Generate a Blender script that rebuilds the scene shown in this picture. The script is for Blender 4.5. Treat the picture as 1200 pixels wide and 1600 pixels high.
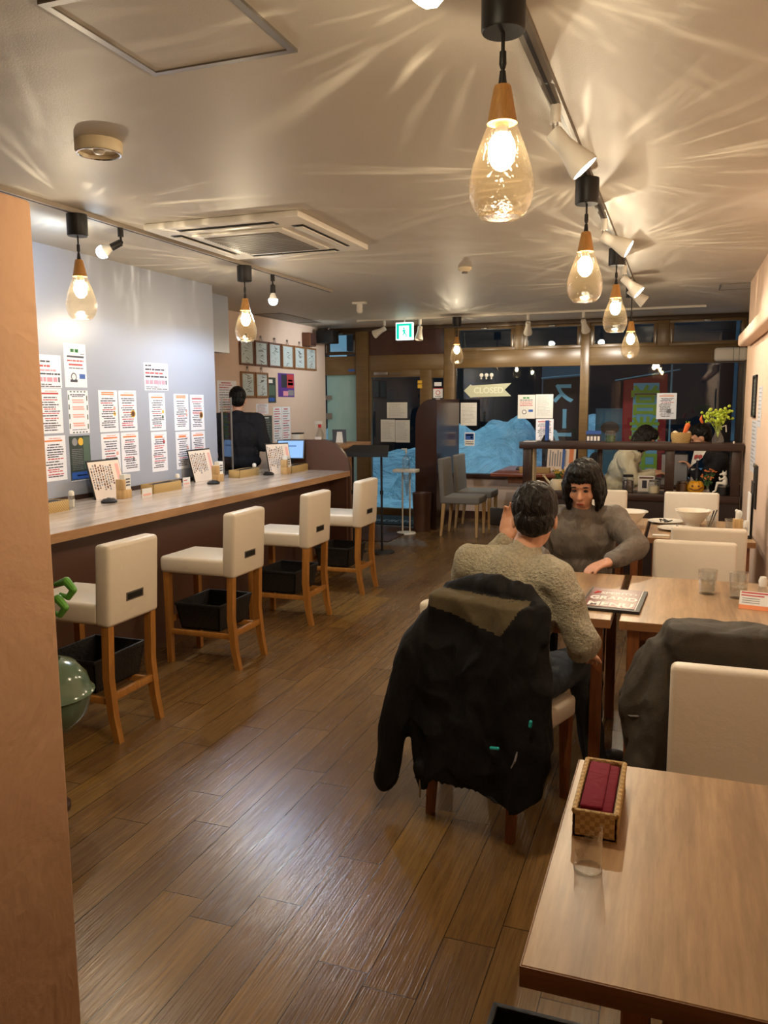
import bpy, bmesh, math, random
from mathutils import Matrix, Vector, Euler
PI = math.pi
for o in list(bpy.data.objects): bpy.data.objects.remove(o)
SC = bpy.context.scene
COL = SC.collection
random.seed(7)

# ------------------------------------------------------------------ camera, world, exposure
cd = bpy.data.cameras.new('camera'); cam = bpy.data.objects.new('camera', cd); COL.objects.link(cam)
cd.sensor_fit = 'VERTICAL'; cd.sensor_height = 36; cd.sensor_width = 27; cd.lens = 1268.63 / 1600 * 36
cd.clip_start = .02; cd.clip_end = 200
cam.matrix_world = Matrix(((.93977, -.03980, .33949, 0), (.34175, .12823, -.93100, 0), (-.00648, .99095, .13411, 1.53), (0, 0, 0, 1)))
SC.camera = cam
vs = SC.view_settings
vs.view_transform = 'Standard'; vs.look = 'None'; vs.gamma = 1; vs.use_curve_mapping = False
vs.exposure = 0.65
W = bpy.data.worlds.new('night_sky'); SC.world = W; W.use_nodes = True
W.node_tree.nodes['Background'].inputs[0].default_value = (.10, .26, .42, 1)
W.node_tree.nodes['Background'].inputs[1].default_value = .10
WARM = (1, .90, .74); SPOTC = (1, .92, .80); COOL = (.56, .75, 1)
P_PEND, P_SPOT, P_COOL = 16, 26, 13

def light(name, kind, loc, power, col, size=.03, rot=None, **kw):
    l = bpy.data.lights.new(name, kind); l.energy = power; l.color = col
    if kind == 'AREA': l.size = size
    else: l.shadow_soft_size = size
    for k, v in kw.items(): setattr(l, k, v)
    o = bpy.data.objects.new(name, l); COL.objects.link(o); o.location = loc
    if rot is not None: o.rotation_euler = rot
    return o
def aim(d): return Vector(d).to_track_quat('-Z', 'Y').to_euler()
# unseen lamps added outside to light the snow, two above the shop front
light('snow_fill_light', 'SPOT', (-3.5, 11.0, 3.6), 90, (.40, .84, 1), .15, aim((-.05, .55, -1)), spot_size=math.radians(95), spot_blend=.6)
light('snow_fill_light', 'SPOT', (-1.6, 11.0, 4.2), 68, (.38, .74, 1), .15, aim((0, .8, -1)), spot_size=math.radians(100), spot_blend=.7)
light('snow_fill_light', 'POINT', (-9.5, 24, 13), 2600, (.45, .85, 1), .3)
light('snow_fill_light', 'POINT', (3, 18, 10), 700, (.45, .72, 1), .3)

# ------------------------------------------------------------------ material helpers
def S(r, g, b, a=1):
    f = lambda c: (c/255/12.92) if c <= 10 else ((c/255+.055)/1.055)**2.4
    return (f(r), f(g), f(b), a)
class N:
    def __init__(s, name):
        s.m = bpy.data.materials.new(name); s.m.use_nodes = True; s.t = s.m.node_tree
        s.t.nodes.clear(); s.out = s.t.nodes.new('ShaderNodeOutputMaterial')
    def n(s, typ, ins=None, **kw):
        x = s.t.nodes.new('ShaderNode' + typ)
        for k, v in kw.items(): setattr(x, k, v)
        for k, v in (ins or {}).items():
            if isinstance(v, bpy.types.NodeSocket): s.t.links.new(v, x.inputs[k])
            else: x.inputs[k].default_value = v
        return x
    def math(s, op, a, b=0.0, c=None):
        i = {0: a, 1: b}
        if c is not None: i[2] = c
        return s.n('Math', i, operation=op).outputs[0]
    def ramp(s, fac, stops, interp='LINEAR'):
        r = s.n('ValToRGB', {0: fac}); r.color_ramp.interpolation = interp
        e = r.color_ramp.elements
        while len(e) < len(stops): e.new(.5)
        for q, (p, c) in zip(e, stops): q.position = p; q.color = c
        return r.outputs[0]
    def mix(s, f, a, b, blend='MIX'):
        x = s.n('Mix', data_type='RGBA', blend_type=blend)
        for k, v in ((0, f), (6, a), (7, b)):
            if isinstance(v, bpy.types.NodeSocket): s.t.links.new(v, x.inputs[k])
            else: x.inputs[k].default_value = v
        return x.outputs[2]
    def obj(s, scale=(1, 1, 1), world=False):
        tc = s.n('NewGeometry').outputs['Position'] if world else s.n('TexCoord').outputs['Object']
        return s.n('Mapping', {0: tc, 3: scale}).outputs[0]
    def bump(s, h, strength=.3, dist=.01):
        return s.n('Bump', {'Height': h, 'Strength': strength, 'Distance': dist}).outputs[0]
    def noise(s, vec, scale=5, detail=3, rough=.5, dist=0):
        return s.n('TexNoise', {'Vector': vec, 'Scale': scale, 'Detail': detail, 'Roughness': rough, 'Distortion': dist}).outputs[0]
    def bsdf(s, **ins):
        b = s.n('BsdfPrincipled', {k.replace('_', ' '): v for k, v in ins.items()})
        s.t.links.new(b.outputs[0], s.out.inputs[0]); return b
    def surf(s, sock): s.t.links.new(sock, s.out.inputs[0])
def plain(name, c, rough=.5, metal=0, bump=0, bscale=60, spec=.5, var=0):
    k = N(name); ins = dict(Roughness=rough, Metallic=metal, Specular_IOR_Level=spec)
    col = c
    if var:
        nz = k.noise(k.obj(), 9, 3); col = k.mix(k.math('MULTIPLY', nz, var), c, tuple(x*.55 for x in c[:3]) + (1,))
    ins['Base_Color'] = col
    if bump: ins['Normal'] = k.bump(k.noise(k.obj(), bscale, 4), bump, .01)
    k.bsdf(**ins); return k.m
def glow(name, c, st):
    k = N(name); k.surf(k.n('Emission', {0: c, 1: st}).outputs[0]); return k.m
def wood(name, c1, c2, c3=None, axis='Y', scale=1.0, rough=.35, bump=.05, fine=1.0):
    k = N(name); lo, hi = 1.2*scale, 14*scale
    sc = {'X': (lo, hi, hi), 'Y': (hi, lo, hi), 'Z': (hi, hi, lo)}[axis]
    v = k.obj(sc)
    a = k.noise(v, 1.0, 5, .6, .6); b = k.noise(v, 5*fine, 4, .7)
    col = k.ramp(a, [(.25, c2), (.5, c1), (.75, c3 or c1)])
    col = k.mix(k.math('MULTIPLY', k.ramp(b, [(.35, (1, 1, 1, 1)), (.65, (0, 0, 0, 1))]), .35), col, tuple(x*.5 for x in c2[:3]) + (1,))
    k.bsdf(Base_Color=col, Roughness=rough, Normal=k.bump(b, bump, .005)); return k.m
def clear(name, tint=(1, 1, 1, 1), gl=.08, rough=.03, bump=0, bscale=30, edge=.5):
    # thin clear pane or vessel wall: straight-through transmission plus a Fresnel reflection
    k = N(name)
    nrm = k.bump(k.noise(k.obj(), bscale, 2), bump, .02) if bump else None
    g = k.n('BsdfGlossy', {'Roughness': rough, 'Color': (1, 1, 1, 1)})
    lw = k.n('LayerWeight', {0: edge})
    if nrm: k.t.links.new(nrm, g.inputs['Normal']); k.t.links.new(nrm, lw.inputs['Normal'])
    t = k.n('BsdfTransparent', {0: tint})
    f = k.math('ADD', k.math('MULTIPLY', lw.outputs[1], k.math('MULTIPLY', lw.outputs[1], .6)), gl)
    m = k.n('MixShader', {0: f}); k.t.links.new(t.outputs[0], m.inputs[1]); k.t.links.new(g.outputs[0], m.inputs[2])
    k.surf(m.outputs[0]); return k.m

# ------------------------------------------------------------------ materials
def floor_mat():
    k = N('oak_vinyl_planks')
    sp = k.n('SeparateXYZ', {0: k.obj()})
    u = k.math('DIVIDE', k.math('ADD', sp.outputs[0], 10*.15+1.334-1.5), .15)
    row = k.math('FLOOR', u); fu = k.math('FRACT', u)
    r1 = k.n('TexWhiteNoise', {'W': row}, noise_dimensions='1D').outputs[0]
    v = k.math('ADD', k.math('DIVIDE', sp.outputs[1], .92), k.math('MULTIPLY', r1, 5.0))
    idx = k.math('FLOOR', v); fv = k.math('FRACT', v)
    cv = k.n('CombineXYZ', {0: row, 1: idx}).outputs[0]
    wn = k.n('TexWhiteNoise', {'Vector': cv}, noise_dimensions='2D')
    off = k.n('VectorMath', {0: k.obj((22, 1.6, 1)), 1: wn.outputs[1]}, operation='ADD')
    off2 = k.n('VectorMath', {0: wn.outputs[1], 'Scale': 30}, operation='SCALE').outputs[0]
    gv = k.n('VectorMath', {0: k.obj((20, 1.5, 1)), 1: off2}, operation='ADD').outputs[0]
    g1 = k.noise(gv, 1.0, 5, .62, 1.2)
    gv2 = k.n('VectorMath', {0: k.obj((130, 5, 1)), 1: off2}, operation='ADD').outputs[0]
    g2 = k.noise(gv2, 1.0, 3, .6)
    base = k.ramp(wn.outputs[0], [(0, S(112, 82, 44)), (.35, S(134, 101, 56)), (.7, S(122, 95, 64)), (1, S(150, 115, 58))])
    c = k.mix(k.ramp(g1, [(.3, (0, 0, 0, 1)), (.72, (1, 1, 1, 1))]), k.mix(.5, base, S(62, 42, 24)), base)
    c = k.mix(k.math('MULTIPLY', k.ramp(g2, [(.45, (0, 0, 0, 1)), (.7, (1, 1, 1, 1))]), .5), c, S(72, 46, 28))
    eu = k.math('MINIMUM', fu, k.math('SUBTRACT', 1.0, fu)); ev = k.math('MINIMUM', fv, k.math('SUBTRACT', 1.0, fv))
    gr = k.math('MAXIMUM', k.math('LESS_THAN', eu, .010), k.math('LESS_THAN', ev, .0016))
    c = k.mix(k.math('MULTIPLY', gr, .85), c, S(28, 16, 8))
    h = k.math('SUBTRACT', k.math('MULTIPLY', g2, .5), k.math('MULTIPLY', gr, 1.0))
    big = k.noise(k.obj((3, 2, 1)), 2.0, 2)
    h = k.math('ADD', h, k.math('MULTIPLY', big, .6))
    ro = k.math('ADD', .17, k.math('MULTIPLY', g2, .16))
    k.bsdf(Base_Color=c, Roughness=ro, Specular_IOR_Level=.46, Normal=k.bump(h, .5, .006)); return k.m
def plaster(name, c, st=.5, sc=7):
    k = N(name); v = k.obj()
    a = k.noise(v, sc, 5, .55, .3); b = k.noise(k.obj((1, 1, .7)), sc*.55, 4, .6, .6)
    h = k.math('ADD', a, k.math('MULTIPLY', k.ramp(b, [(.42, (0, 0, 0, 1)), (.5, (1, 1, 1, 1)), (.6, (.3, .3, .3, 1))]), .35))
    col = k.mix(k.math('MULTIPLY', a, .35), c, tuple(x*.8 for x in c[:3]) + (1,))
    k.bsdf(Base_Color=col, Roughness=.75, Normal=k.bump(h, st, .012)); return k.m
def paper_vinyl(name, c, rough, st, sc=260):
    k = N(name); a = k.noise(k.obj(), sc, 3, .6)
    k.bsdf(Base_Color=c, Roughness=rough, Normal=k.bump(a, st, .003)); return k.m
def weave(name, c1, c2, sc=60, st=.8):
    k = N(name); v = k.obj()
    w1 = k.n('TexChecker', {0: v, 1: (1, 1, 1, 1), 2: (0, 0, 0, 1), 'Scale': sc}).outputs[1]
    nz = k.noise(v, sc*1.5, 2)
    c = k.mix(k.math('MULTIPLY', w1, .6), c1, c2); c = k.mix(k.math('MULTIPLY', nz, .4), c, c2)
    k.bsdf(Base_Color=c, Roughness=.55, Normal=k.bump(k.math('ADD', w1, nz), st, .004)); return k.m
def leather(name, c):
    k = N(name); a = k.noise(k.obj(), 6, 4, .6, .5); b = k.noise(k.obj(), 240, 2)
    k.bsdf(Base_Color=k.mix(k.math('MULTIPLY', a, .18), c, tuple(x*.7 for x in c[:3]) + (1,)), Roughness=.38,
           Normal=k.bump(k.math('ADD', k.math('MULTIPLY', a, 1.2), k.math('MULTIPLY', b, .1)), .25, .012)); return k.m
def cloth(name, c, rough=.85, fold=.5, sc=9, c2=None):
    k = N(name); a = k.noise(k.obj((1, 1, .45)), sc, 3, .5, .8); b = k.noise(k.obj(), 300, 2)
    col = k.mix(a, c, c2) if c2 else c
    k.bsdf(Base_Color=col, Roughness=rough, Specular_IOR_Level=.25, Normal=k.bump(k.math('ADD', a, k.math('MULTIPLY', b, .06)), fold, .05)); return k.m
M = {}
M['floor'] = floor_mat()
M['ceiling'] = paper_vinyl('ceiling_vinyl', S(188, 179, 164), .5, .25, 220)
M['white_wall'] = paper_vinyl('satin_white_wall', S(164, 169, 182), .30, .06, 60)
M['pink_wall'] = plaster('beige_wall', S(222, 196, 178), .08, 9)
M['right_plaster'] = plaster('pale_pink_plaster', S(222, 192, 168), .28, 6)
M['left_plaster'] = plaster('trowelled_terracotta_plaster', S(166, 127, 96), .75, 5)
M['bronze'] = wood('bronze_aluminium', S(112, 88, 54), S(104, 81, 49), S(118, 94, 58), 'X', .6, .34, .02)
M['bronze_dark'] = plain('dark_bronze_aluminium', S(70, 54, 38), .38, .3)
M['brown_panel'] = plain('dark_brown_panel', S(70, 46, 40), .22)
M['counter_brown'] = plain('brown_laminate', S(88, 60, 48), .42, bump=.04)
M['dark_wood'] = wood('dark_stained_wood', S(58, 36, 28), S(42, 26, 20), S(70, 44, 34), 'X', 1, .4)
M['table_wood'] = wood('rustic_table_top', S(182, 148, 110), S(112, 82, 56), S(204, 172, 132), 'Y', .62, .33, .06)
M['table_edge'] = wood('table_edge', S(150, 104, 64), S(110, 72, 42), S(166, 118, 74), 'X', .8, .4)
M['counter_top'] = wood('pale_counter_top', S(196, 180, 164), S(160, 140, 124), S(214, 202, 190), 'Y', .7, .2, .04)
M['counter_edge'] = wood('counter_edge', S(186, 144, 104), S(160, 118, 80), S(200, 160, 120), 'Y', .8, .4)
M['stool_wood'] = wood('honey_beech', S(182, 124, 58), S(152, 98, 42), S(196, 140, 72), 'Z', 1.4, .35)
M['chair_wood'] = wood('reddish_chair_wood', S(140, 84, 46), S(108, 62, 34), S(156, 98, 56), 'Z', 1.4, .4)
M['pale_wood'] = wood('pale_wood', S(204, 166, 112), S(176, 136, 84), S(214, 178, 126), 'Z', 1.4, .4)
M['lamp_wood'] = wood('lamp_beech', S(206, 152, 84), S(182, 126, 62), S(214, 164, 98), 'Z', 2.5, .45)
M['white_leather'] = leather('white_leatherette', S(228, 216, 198))
M['grey_cloth'] = cloth('grey_chair_fabric', S(128, 124, 118), .9, .05)
M['black'] = plain('black_plastic', S(24, 22, 22), .45)
M['black_matte'] = plain('black_painted_metal', S(20, 19, 20), .6)
M['black_weave'] = weave('black_weave', S(30, 28, 28), S(10, 10, 10), 55)
M['rattan'] = weave('natural_rattan', S(216, 186, 122), S(150, 110, 58), 110)
M['steel'] = plain('brushed_steel', S(150, 146, 140), .3, .9)
M['chrome'] = plain('chrome', S(210, 210, 210), .12, 1)
M['white_plastic'] = plain('white_plastic', S(226, 220, 208), .4)
M['cream_plastic'] = plain('cream_plastic', S(222, 206, 172), .45)
M['grey_plastic'] = plain('grey_plastic', S(120, 112, 104), .5)
M['track_grey'] = plain('grey_track', S(112, 104, 94), .4, .4)
M['track_white'] = plain('off_white_track', S(178, 168, 154), .4)
M['lamp_glass'] = clear('amber_lamp_glass', (1, .92, .78, 1), .04, .04, .3, 45, .6)
_t = M['lamp_glass'].node_tree; _o = [q for q in _t.nodes if q.type == 'OUTPUT_MATERIAL'][0]; _m = _o.inputs[0].links[0].from_node
_tr = _t.nodes.new('ShaderNodeBsdfTranslucent'); _tr.inputs[0].default_value = S(236, 206, 150); _x = _t.nodes.new('ShaderNodeMixShader'); _x.inputs[0].default_value = .004
_t.links.new(_m.outputs[0], _x.inputs[1]); _t.links.new(_tr.outputs[0], _x.inputs[2]); _t.links.new(_x.outputs[0], _o.inputs[0])
M['window_glass'] = clear('window_glass', (.82, .88, .9, 1), .05, .0, edge=.35)
M['clear_glass'] = clear('clear_glass', (.93, .95, .95, 1), .12, .03, .25, 60, .55)
M['acrylic'] = clear('clear_acrylic', (.98, .98, .98, 1), .03, .02, edge=.3)
M['frosted'] = None
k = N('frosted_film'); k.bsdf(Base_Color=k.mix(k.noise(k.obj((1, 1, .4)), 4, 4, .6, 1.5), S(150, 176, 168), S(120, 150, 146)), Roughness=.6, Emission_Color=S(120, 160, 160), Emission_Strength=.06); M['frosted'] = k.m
k = N('warm_bulb'); k.surf(k.n('AddShader', {0: k.n('Emission', {0: (1, .88, .68, 1), 1: 17}).outputs[0], 1: k.n('BsdfTransparent').outputs[0]}).outputs[0]); M['bulb'] = k.m
M['spot_mouth'] = glow('spot_lens', (1, .93, .82, 1), 12)
M['bulb_warm_bare'] = glow('bare_warm_bulb', (1, .84, .55, 1), 16)
M['bulb_cool'] = glow('cool_bulb', (.70, .86, 1, 1), 22)
M['bulb_cool_dim'] = glow('cool_bulb_side', (.85, .93, 1, 1), 3)
M['bulb_off'] = plain('unlit_bulb', S(220, 214, 200), .3)
M['exit_green'] = glow('exit_green', S(20, 190, 160), 1.0)
M['exit_white'] = glow('exit_white', S(235, 255, 248), 1.3)
M['screen'] = glow('lit_screen', S(150, 190, 245), .75)
M['screen_dark'] = glow('screen_text', S(90, 120, 170), .7)
M['paper'] = plain('laminated_paper', S(240, 240, 246), .25)
M['paper_matte'] = plain('paper', S(226, 224, 216), .6)
M['paper_cream'] = plain('cream_paper', S(232, 214, 196), .5)
M['ink'] = plain('black_ink', S(52, 50, 64), .5)
M['ink_grey'] = plain('grey_ink', S(140, 138, 140), .5)
M['ink_red'] = plain('red_ink', S(190, 62, 66), .5)
M['ink_pink'] = plain('pink_ink', S(226, 150, 166), .5)
M['ink_orange'] = plain('orange_ink', S(224, 130, 70), .5)
M['ink_salmon'] = plain('salmon_ink', S(230, 172, 160), .5)
M['ink_green'] = plain('green_ink', S(40, 140, 70), .5)
M['ink_blue'] = plain('blue_ink', S(48, 90, 170), .5)
M['ink_dkgreen'] = plain('dark_green_ink', S(84, 104, 88), .5)
M['ink_white'] = plain('white_ink', S(238, 234, 228), .5)
M['ink_purple'] = plain('purple_ink', S(90, 50, 140), .5)
M['ink_yellow'] = plain('yellow_ink', S(226, 180, 60), .5)
M['ink_brown'] = plain('brown_ink', S(96, 60, 40), .5)
M['poster_dark'] = plain('dark_poster', S(62, 72, 66), .35)
M['red'] = plain('signal_red', S(196, 34, 40), .5)
M['frame_wood'] = wood('picture_frame_wood', S(150, 104, 62), S(120, 80, 46), None, 'Z', 2, .45)
M['frame_brown'] = wood('brown_picture_frame_wood', S(112, 70, 46), S(90, 54, 36), None, 'Z', 2, .45)
M['certificate'] = plain('signed_card', S(222, 236, 238), .2)
M['burgundy'] = cloth('burgundy_cloth', S(120, 20, 46), .8, .15, 14)
M['ceramic'] = plain('white_ceramic', S(236, 230, 216), .18)
M['green_sign'] = plain('cream_sign', S(196, 198, 168), .6, bump=.1)
M['sign_letter'] = plain('sign_letters', S(226, 228, 204), .6)
M['mat_black'] = plain('black_mat', S(30, 28, 30), .95, bump=.4, bscale=300)
M['mat_brown'] = plain('brown_mat', S(66, 40, 32), .95, bump=.4, bscale=300)
k = N('snow'); nz = k.noise(k.obj(), 1.6, 5, .65, .6); k.bsdf(Base_Color=k.ramp(nz, [(.3, S(150, 164, 176)), (.55, S(206, 220, 230)), (.8, S(226, 236, 242))]), Roughness=.85, Normal=k.bump(nz, 1, .25)); M['snow'] = k.m
M['asphalt'] = plain('wet_asphalt', S(44, 50, 58), .35, bump=.2)
M['night_wall'] = plain('dark_facade', S(46, 44, 50), .8, var=.6)
M['night_wall_red'] = plain('dark_red_facade', S(64, 40, 42), .8, var=.6)
M['lit_window'] = glow('lit_window', S(150, 200, 230), .35)
M['lit_warm'] = glow('lit_warm_window', S(255, 226, 170), 2.5)
M['banner_brown'] = plain('brown_banner_cloth', S(66, 46, 44), .9)
M['banner_blue'] = plain('pale_blue_letters', S(150, 196, 220), .9)
M['banner_red'] = plain('red_banner_cloth', S(176, 52, 50), .9)
M['banner_green'] = plain('lime_letters', S(176, 190, 70), .9)
M['pole_blue'] = plain('pale_pole', S(150, 180, 196), .5)
M['skin'] = plain('skin', S(214, 160, 130), .5, bump=.05)
M['hair'] = cloth('black_hair', S(14, 12, 11), .4, .5, 40)
M['hair_brown'] = cloth('dark_brown_hair', S(24, 19, 17), .4, .5, 40)
k = N('cream_boucle_fleece'); nz = k.noise(k.obj(), 90, 3, .7); k.bsdf(Base_Color=k.mix(nz, S(120, 110, 92), S(226, 216, 188)), Roughness=.95, Normal=k.bump(nz, 1, .02)); M['fleece'] = k.m
M['denim'] = cloth('charcoal_denim', S(66, 72, 80), .85, .4, 12)
M['coat_black'] = cloth('black_softshell', S(13, 12, 12), .75, .5, 7)
M['coat_black2'] = cloth('black_lining', S(30, 29, 29), .7, .5, 9)
M['coat_olive'] = cloth('olive_yoke', S(84, 74, 54), .8, .4, 9)
M['coat_grey'] = cloth('charcoal_brown_jacket', S(74, 68, 60), .7, .45, 7)
M['velour'] = cloth('grey_brown_velour', S(128, 120, 112), .5, .6, 14, S(96, 88, 80))
M['black_cloth'] = cloth('black_cotton', S(36, 36, 40), .85, .35, 9)
M['white_hoodie'] = cloth('off_white_hoodie', S(214, 208, 184), .9, .6, 9)
M['shoe'] = plain('black_shoe', S(22, 20, 20), .5)
M['teal'] = plain('teal_badge', S(40, 170, 170), .4)
M['leaf'] = plain('bright_leaf', S(96, 160, 60), .4, bump=.1)
M['leaf_dark'] = plain('dark_leaf', S(60, 96, 50), .45)
M['leaf_yellow'] = plain('yellow_green_leaf', S(176, 196, 60), .5)
M['glaze'] = plain('green_glaze', S(92, 112, 90), .15, var=.8)
M['pumpkin'] = plain('pumpkin', S(226, 160, 30), .4)
M['carrot'] = plain('carrot', S(226, 110, 50), .5)
M['coffee'] = plain('coffee_beans', S(50, 32, 24), .6, bump=.6)
M['pink_eye'] = plain('eye', S(20, 14, 12), .2)
M['lip'] = plain('lip', S(150, 62, 56), .5)

# ------------------------------------------------------------------ mesh helpers
class MB:
    def __init__(s): s.bm = bmesh.new()
    def add(s, t, m=0, mx=None):
        for f in t.faces: f.material_index = m
        if mx is not None: bmesh.ops.transform(t, matrix=mx, verts=t.verts)
        me = bpy.data.meshes.new('t'); t.to_mesh(me); t.free(); s.bm.from_mesh(me); bpy.data.meshes.remove(me); return s
    def box(s, x0, x1, y0, y1, z0, z1, m=0, bev=0, seg=2, mx=None, taper=None):
        t = bmesh.new(); bmesh.ops.create_cube(t, size=1)
        for v in t.verts:
            kx, ky = 1, 1
            if taper and v.co.z < 0: kx, ky = taper
            v.co = Vector(((x0+x1)/2 + v.co.x*(x1-x0)*kx, (y0+y1)/2 + v.co.y*(y1-y0)*ky, (z0+z1)/2 + v.co.z*(z1-z0)))
        if bev: bmesh.ops.bevel(t, geom=list(t.edges), offset=bev, segments=seg, profile=.5, affect='EDGES')
        return s.add(t, m, mx)
    def cone(s, p0, p1, r0, r1=None, seg=14, m=0, caps=True):
        r1 = r0 if r1 is None else r1
        p0, p1 = Vector(p0), Vector(p1); d = p1-p0
        t = bmesh.new(); bmesh.ops.create_cone(t, cap_ends=caps, segments=seg, radius1=max(r0, 1e-5), radius2=max(r1, 1e-5), depth=d.length)
        mx = Matrix.Translation((p0+p1)/2) @ d.to_track_quat('Z', 'Y').to_matrix().to_4x4()
        return s.add(t, m, mx)
    def lathe(s, prof, c=(0, 0, 0), seg=28, m=0, mx=None, sx=1, sy=1):
        t = bmesh.new(); rings = []
        for r, z in prof:
            if r < 1e-6: rings.append([t.verts.new((c[0], c[1], c[2]+z))])
            else: rings.append([t.verts.new((c[0]+r*sx*math.cos(2*PI*i/seg), c[1]+r*sy*math.sin(2*PI*i/seg), c[2]+z)) for i in range(seg)])
        for a, b in zip(rings, rings[1:]):
            for i in range(seg):
                j = (i+1) % seg
                q = [a[0] if len(a) == 1 else a[i], a[0] if len(a) == 1 else a[j], b[0] if len(b) == 1 else b[j], b[0] if len(b) == 1 else b[i]]
                q = list(dict.fromkeys(q))
                if len(q) > 2: t.faces.new(q)
        bmesh.ops.recalc_face_normals(t, faces=t.faces)
        return s.add(t, m, mx)
    def ball(s, c, r, m=0, seg=16, rot=None):
        r = (r, r, r) if not hasattr(r, '__len__') else r
        t = bmesh.new(); bmesh.ops.create_uvsphere(t, u_segments=seg, v_segments=max(6, seg*2//3), radius=1)
        mx = Matrix.Translation(c) @ (rot.to_matrix().to_4x4() if rot else Matrix()) @ Matrix.Diagonal((*r, 1))
        return s.add(t, m, mx)
    def prism(s, pts, ext, m=0, bev=0):
        t = bmesh.new(); a = [t.verts.new(p) for p in pts]; f = t.faces.new(a)
        r = bmesh.ops.extrude_face_region(t, geom=[f]); bmesh.ops.translate(t, vec=ext, verts=[v for v in r['geom'] if isinstance(v, bmesh.types.BMVert)])
        bmesh.ops.recalc_face_normals(t, faces=t.faces)
        if bev: bmesh.ops.bevel(t, geom=list(t.edges), offset=bev, segments=2, affect='EDGES')
        return s.add(t, m)
    def limb(s, pts, rad, m=0, seg=14):
        for p, r in zip(pts, rad): s.ball(p, r, m, seg)
        for i in range(len(pts)-1): s.cone(pts[i], pts[i+1], rad[i], rad[i+1], seg, m, False)
        return s
    def loft(s, loops, m=0, cap=True):
        t = bmesh.new(); rs = [[t.verts.new(p) for p in l] for l in loops]; n = len(rs[0])
        for a, b in zip(rs, rs[1:]):
            for i in range(n): t.faces.new((a[i], a[(i+1) % n], b[(i+1) % n], b[i]))
        if cap: t.faces.new(rs[0][::-1]); t.faces.new(rs[-1])
        bmesh.ops.recalc_face_normals(t, faces=t.faces)
        return s.add(t, m)
    def tube(s, pts, r, m=0, seg=8):
        return s.limb(pts, [r]*len(pts), m, seg)
    def build(s, name, mats, parent=None, loc=(0, 0, 0), rotz=0, smooth=True, ang=35):
        me = bpy.data.meshes.new(name); s.bm.to_mesh(me); s.bm.free()
        for q in (mats if isinstance(mats, (list, tuple)) else [mats]): me.materials.append(M[q] if isinstance(q, str) else q)
        if smooth:
            me.shade_smooth(); me.set_sharp_from_angle(angle=math.radians(ang))
        o = bpy.data.objects.new(name, me); COL.objects.link(o)
        o.location = loc; o.rotation_euler = (0, 0, rotz)
        if parent: o.parent = parent
        return o
def tag(o, label=None, cat=None, group=None, kind=None):
    if label: o['label'] = label
    if cat: o['category'] = cat
    if group: o['group'] = group
    if kind: o['kind'] = kind
    return o
def empty(name, label, cat, loc=(0, 0, 0), rotz=0, group=None):
    o = bpy.data.objects.new(name, None); COL.objects.link(o); o.empty_display_size = .1
    o.location = loc; o.rotation_euler = (0, 0, rotz); return tag(o, label, cat, group)
def struct(o): o['kind'] = 'structure'; return o
def copy_tree(o, parent=None):
    c = o.copy(); COL.objects.link(c)
    if parent: c.parent = parent; c.matrix_parent_inverse = o.matrix_parent_inverse.copy()
    for ch in list(o.children): copy_tree(ch, c)
    return c
def solid(o, voxel, smooth=4):
    # fuse the overlapping volumes of a body or garment into one continuous skin
    r = o.modifiers.new('fuse', 'REMESH'); r.mode = 'VOXEL'; r.voxel_size = voxel; r.use_smooth_shade = True
    q = o.modifiers.new('relax', 'SMOOTH'); q.factor = .5; q.iterations = smooth
    dg = bpy.context.evaluated_depsgraph_get(); me = bpy.data.meshes.new_from_object(o.evaluated_get(dg))
    o.modifiers.clear(); old = o.data; mats = [m for m in old.materials]; o.data = me
    if not me.materials:
        for m in mats: me.materials.append(m)
    me.shade_smooth(); return o
def crumple(o, amp, sc, zsc=.6, ridge=True):
    # cloth folds as real relief along the surface normals
    from mathutils import noise
    me = o.data; ns = [v.normal.copy() for v in me.vertices]
    for v, n_ in zip(me.vertices, ns):
        p = Vector((v.co.x*sc, v.co.y*sc, v.co.z*sc*zsc)); q = p + noise.noise_vector(p*.6)*.8
        h = noise.noise(q)
        if ridge: h = (1-abs(h)*2.2)*.7 + noise.noise(q*2.3)*.3 - .35
        v.co += n_*h*amp
    me.update(); return o
def text_into(mb, s, size, mx, m=0, ext=.0006, bold=0, sx=1):
    c = bpy.data.curves.new('letters', 'FONT'); c.body = s; c.size = size; c.align_x = 'CENTER'; c.align_y = 'CENTER'; c.extrude = ext; c.offset = bold; c.resolution_u = 3
    o = bpy.data.objects.new('letters', c); COL.objects.link(o)
    dg = bpy.context.evaluated_depsgraph_get(); me = bpy.data.meshes.new_from_object(o.evaluated_get(dg))
    t = bmesh.new(); t.from_mesh(me); bpy.data.meshes.remove(me); bpy.data.objects.remove(o); bpy.data.curves.remove(c)
    mb.add(t, m, mx @ Matrix.Diagonal((sx, 1, 1, 1)))

# ------------------------------------------------------------------ the room
H = 2.52
struct(MB().box(-5.2, 1.2, -1.5, 10.47, -.1, 0).build('floor', 'floor', smooth=False))
struct(MB().box(-5.2, 1.2, -1.5, 10.47, H, H+.1).build('ceiling', 'ceiling', smooth=False))
struct(MB().box(-3.9, -3.78, -1.5, 6.15, 0, H).build('wall_left', 'white_wall', smooth=False))
struct(MB().box(-4.74, -4.62, 5.2, 10.35, 0, H).build('wall_kitchen', 'pink_wall', smooth=False))
struct(MB().box(-4.62, -3.9, 5.2, 5.3, 0, H).build('wall_kitchen_end', 'pink_wall', smooth=False))
struct(MB().box(-4.62, -4.05, 5.3, 6.86, 2.0, H).build('trim_1', 'white_wall', smooth=False))
struct(MB().box(.51, .75, -1.5, 7.74, 0, H).build('wall_right', 'right_plaster', smooth=False))
struct(MB().box(.75, .85, 7.70, 10.4, 0, H).build('wall_right_end', 'right_plaster', smooth=False))
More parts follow.
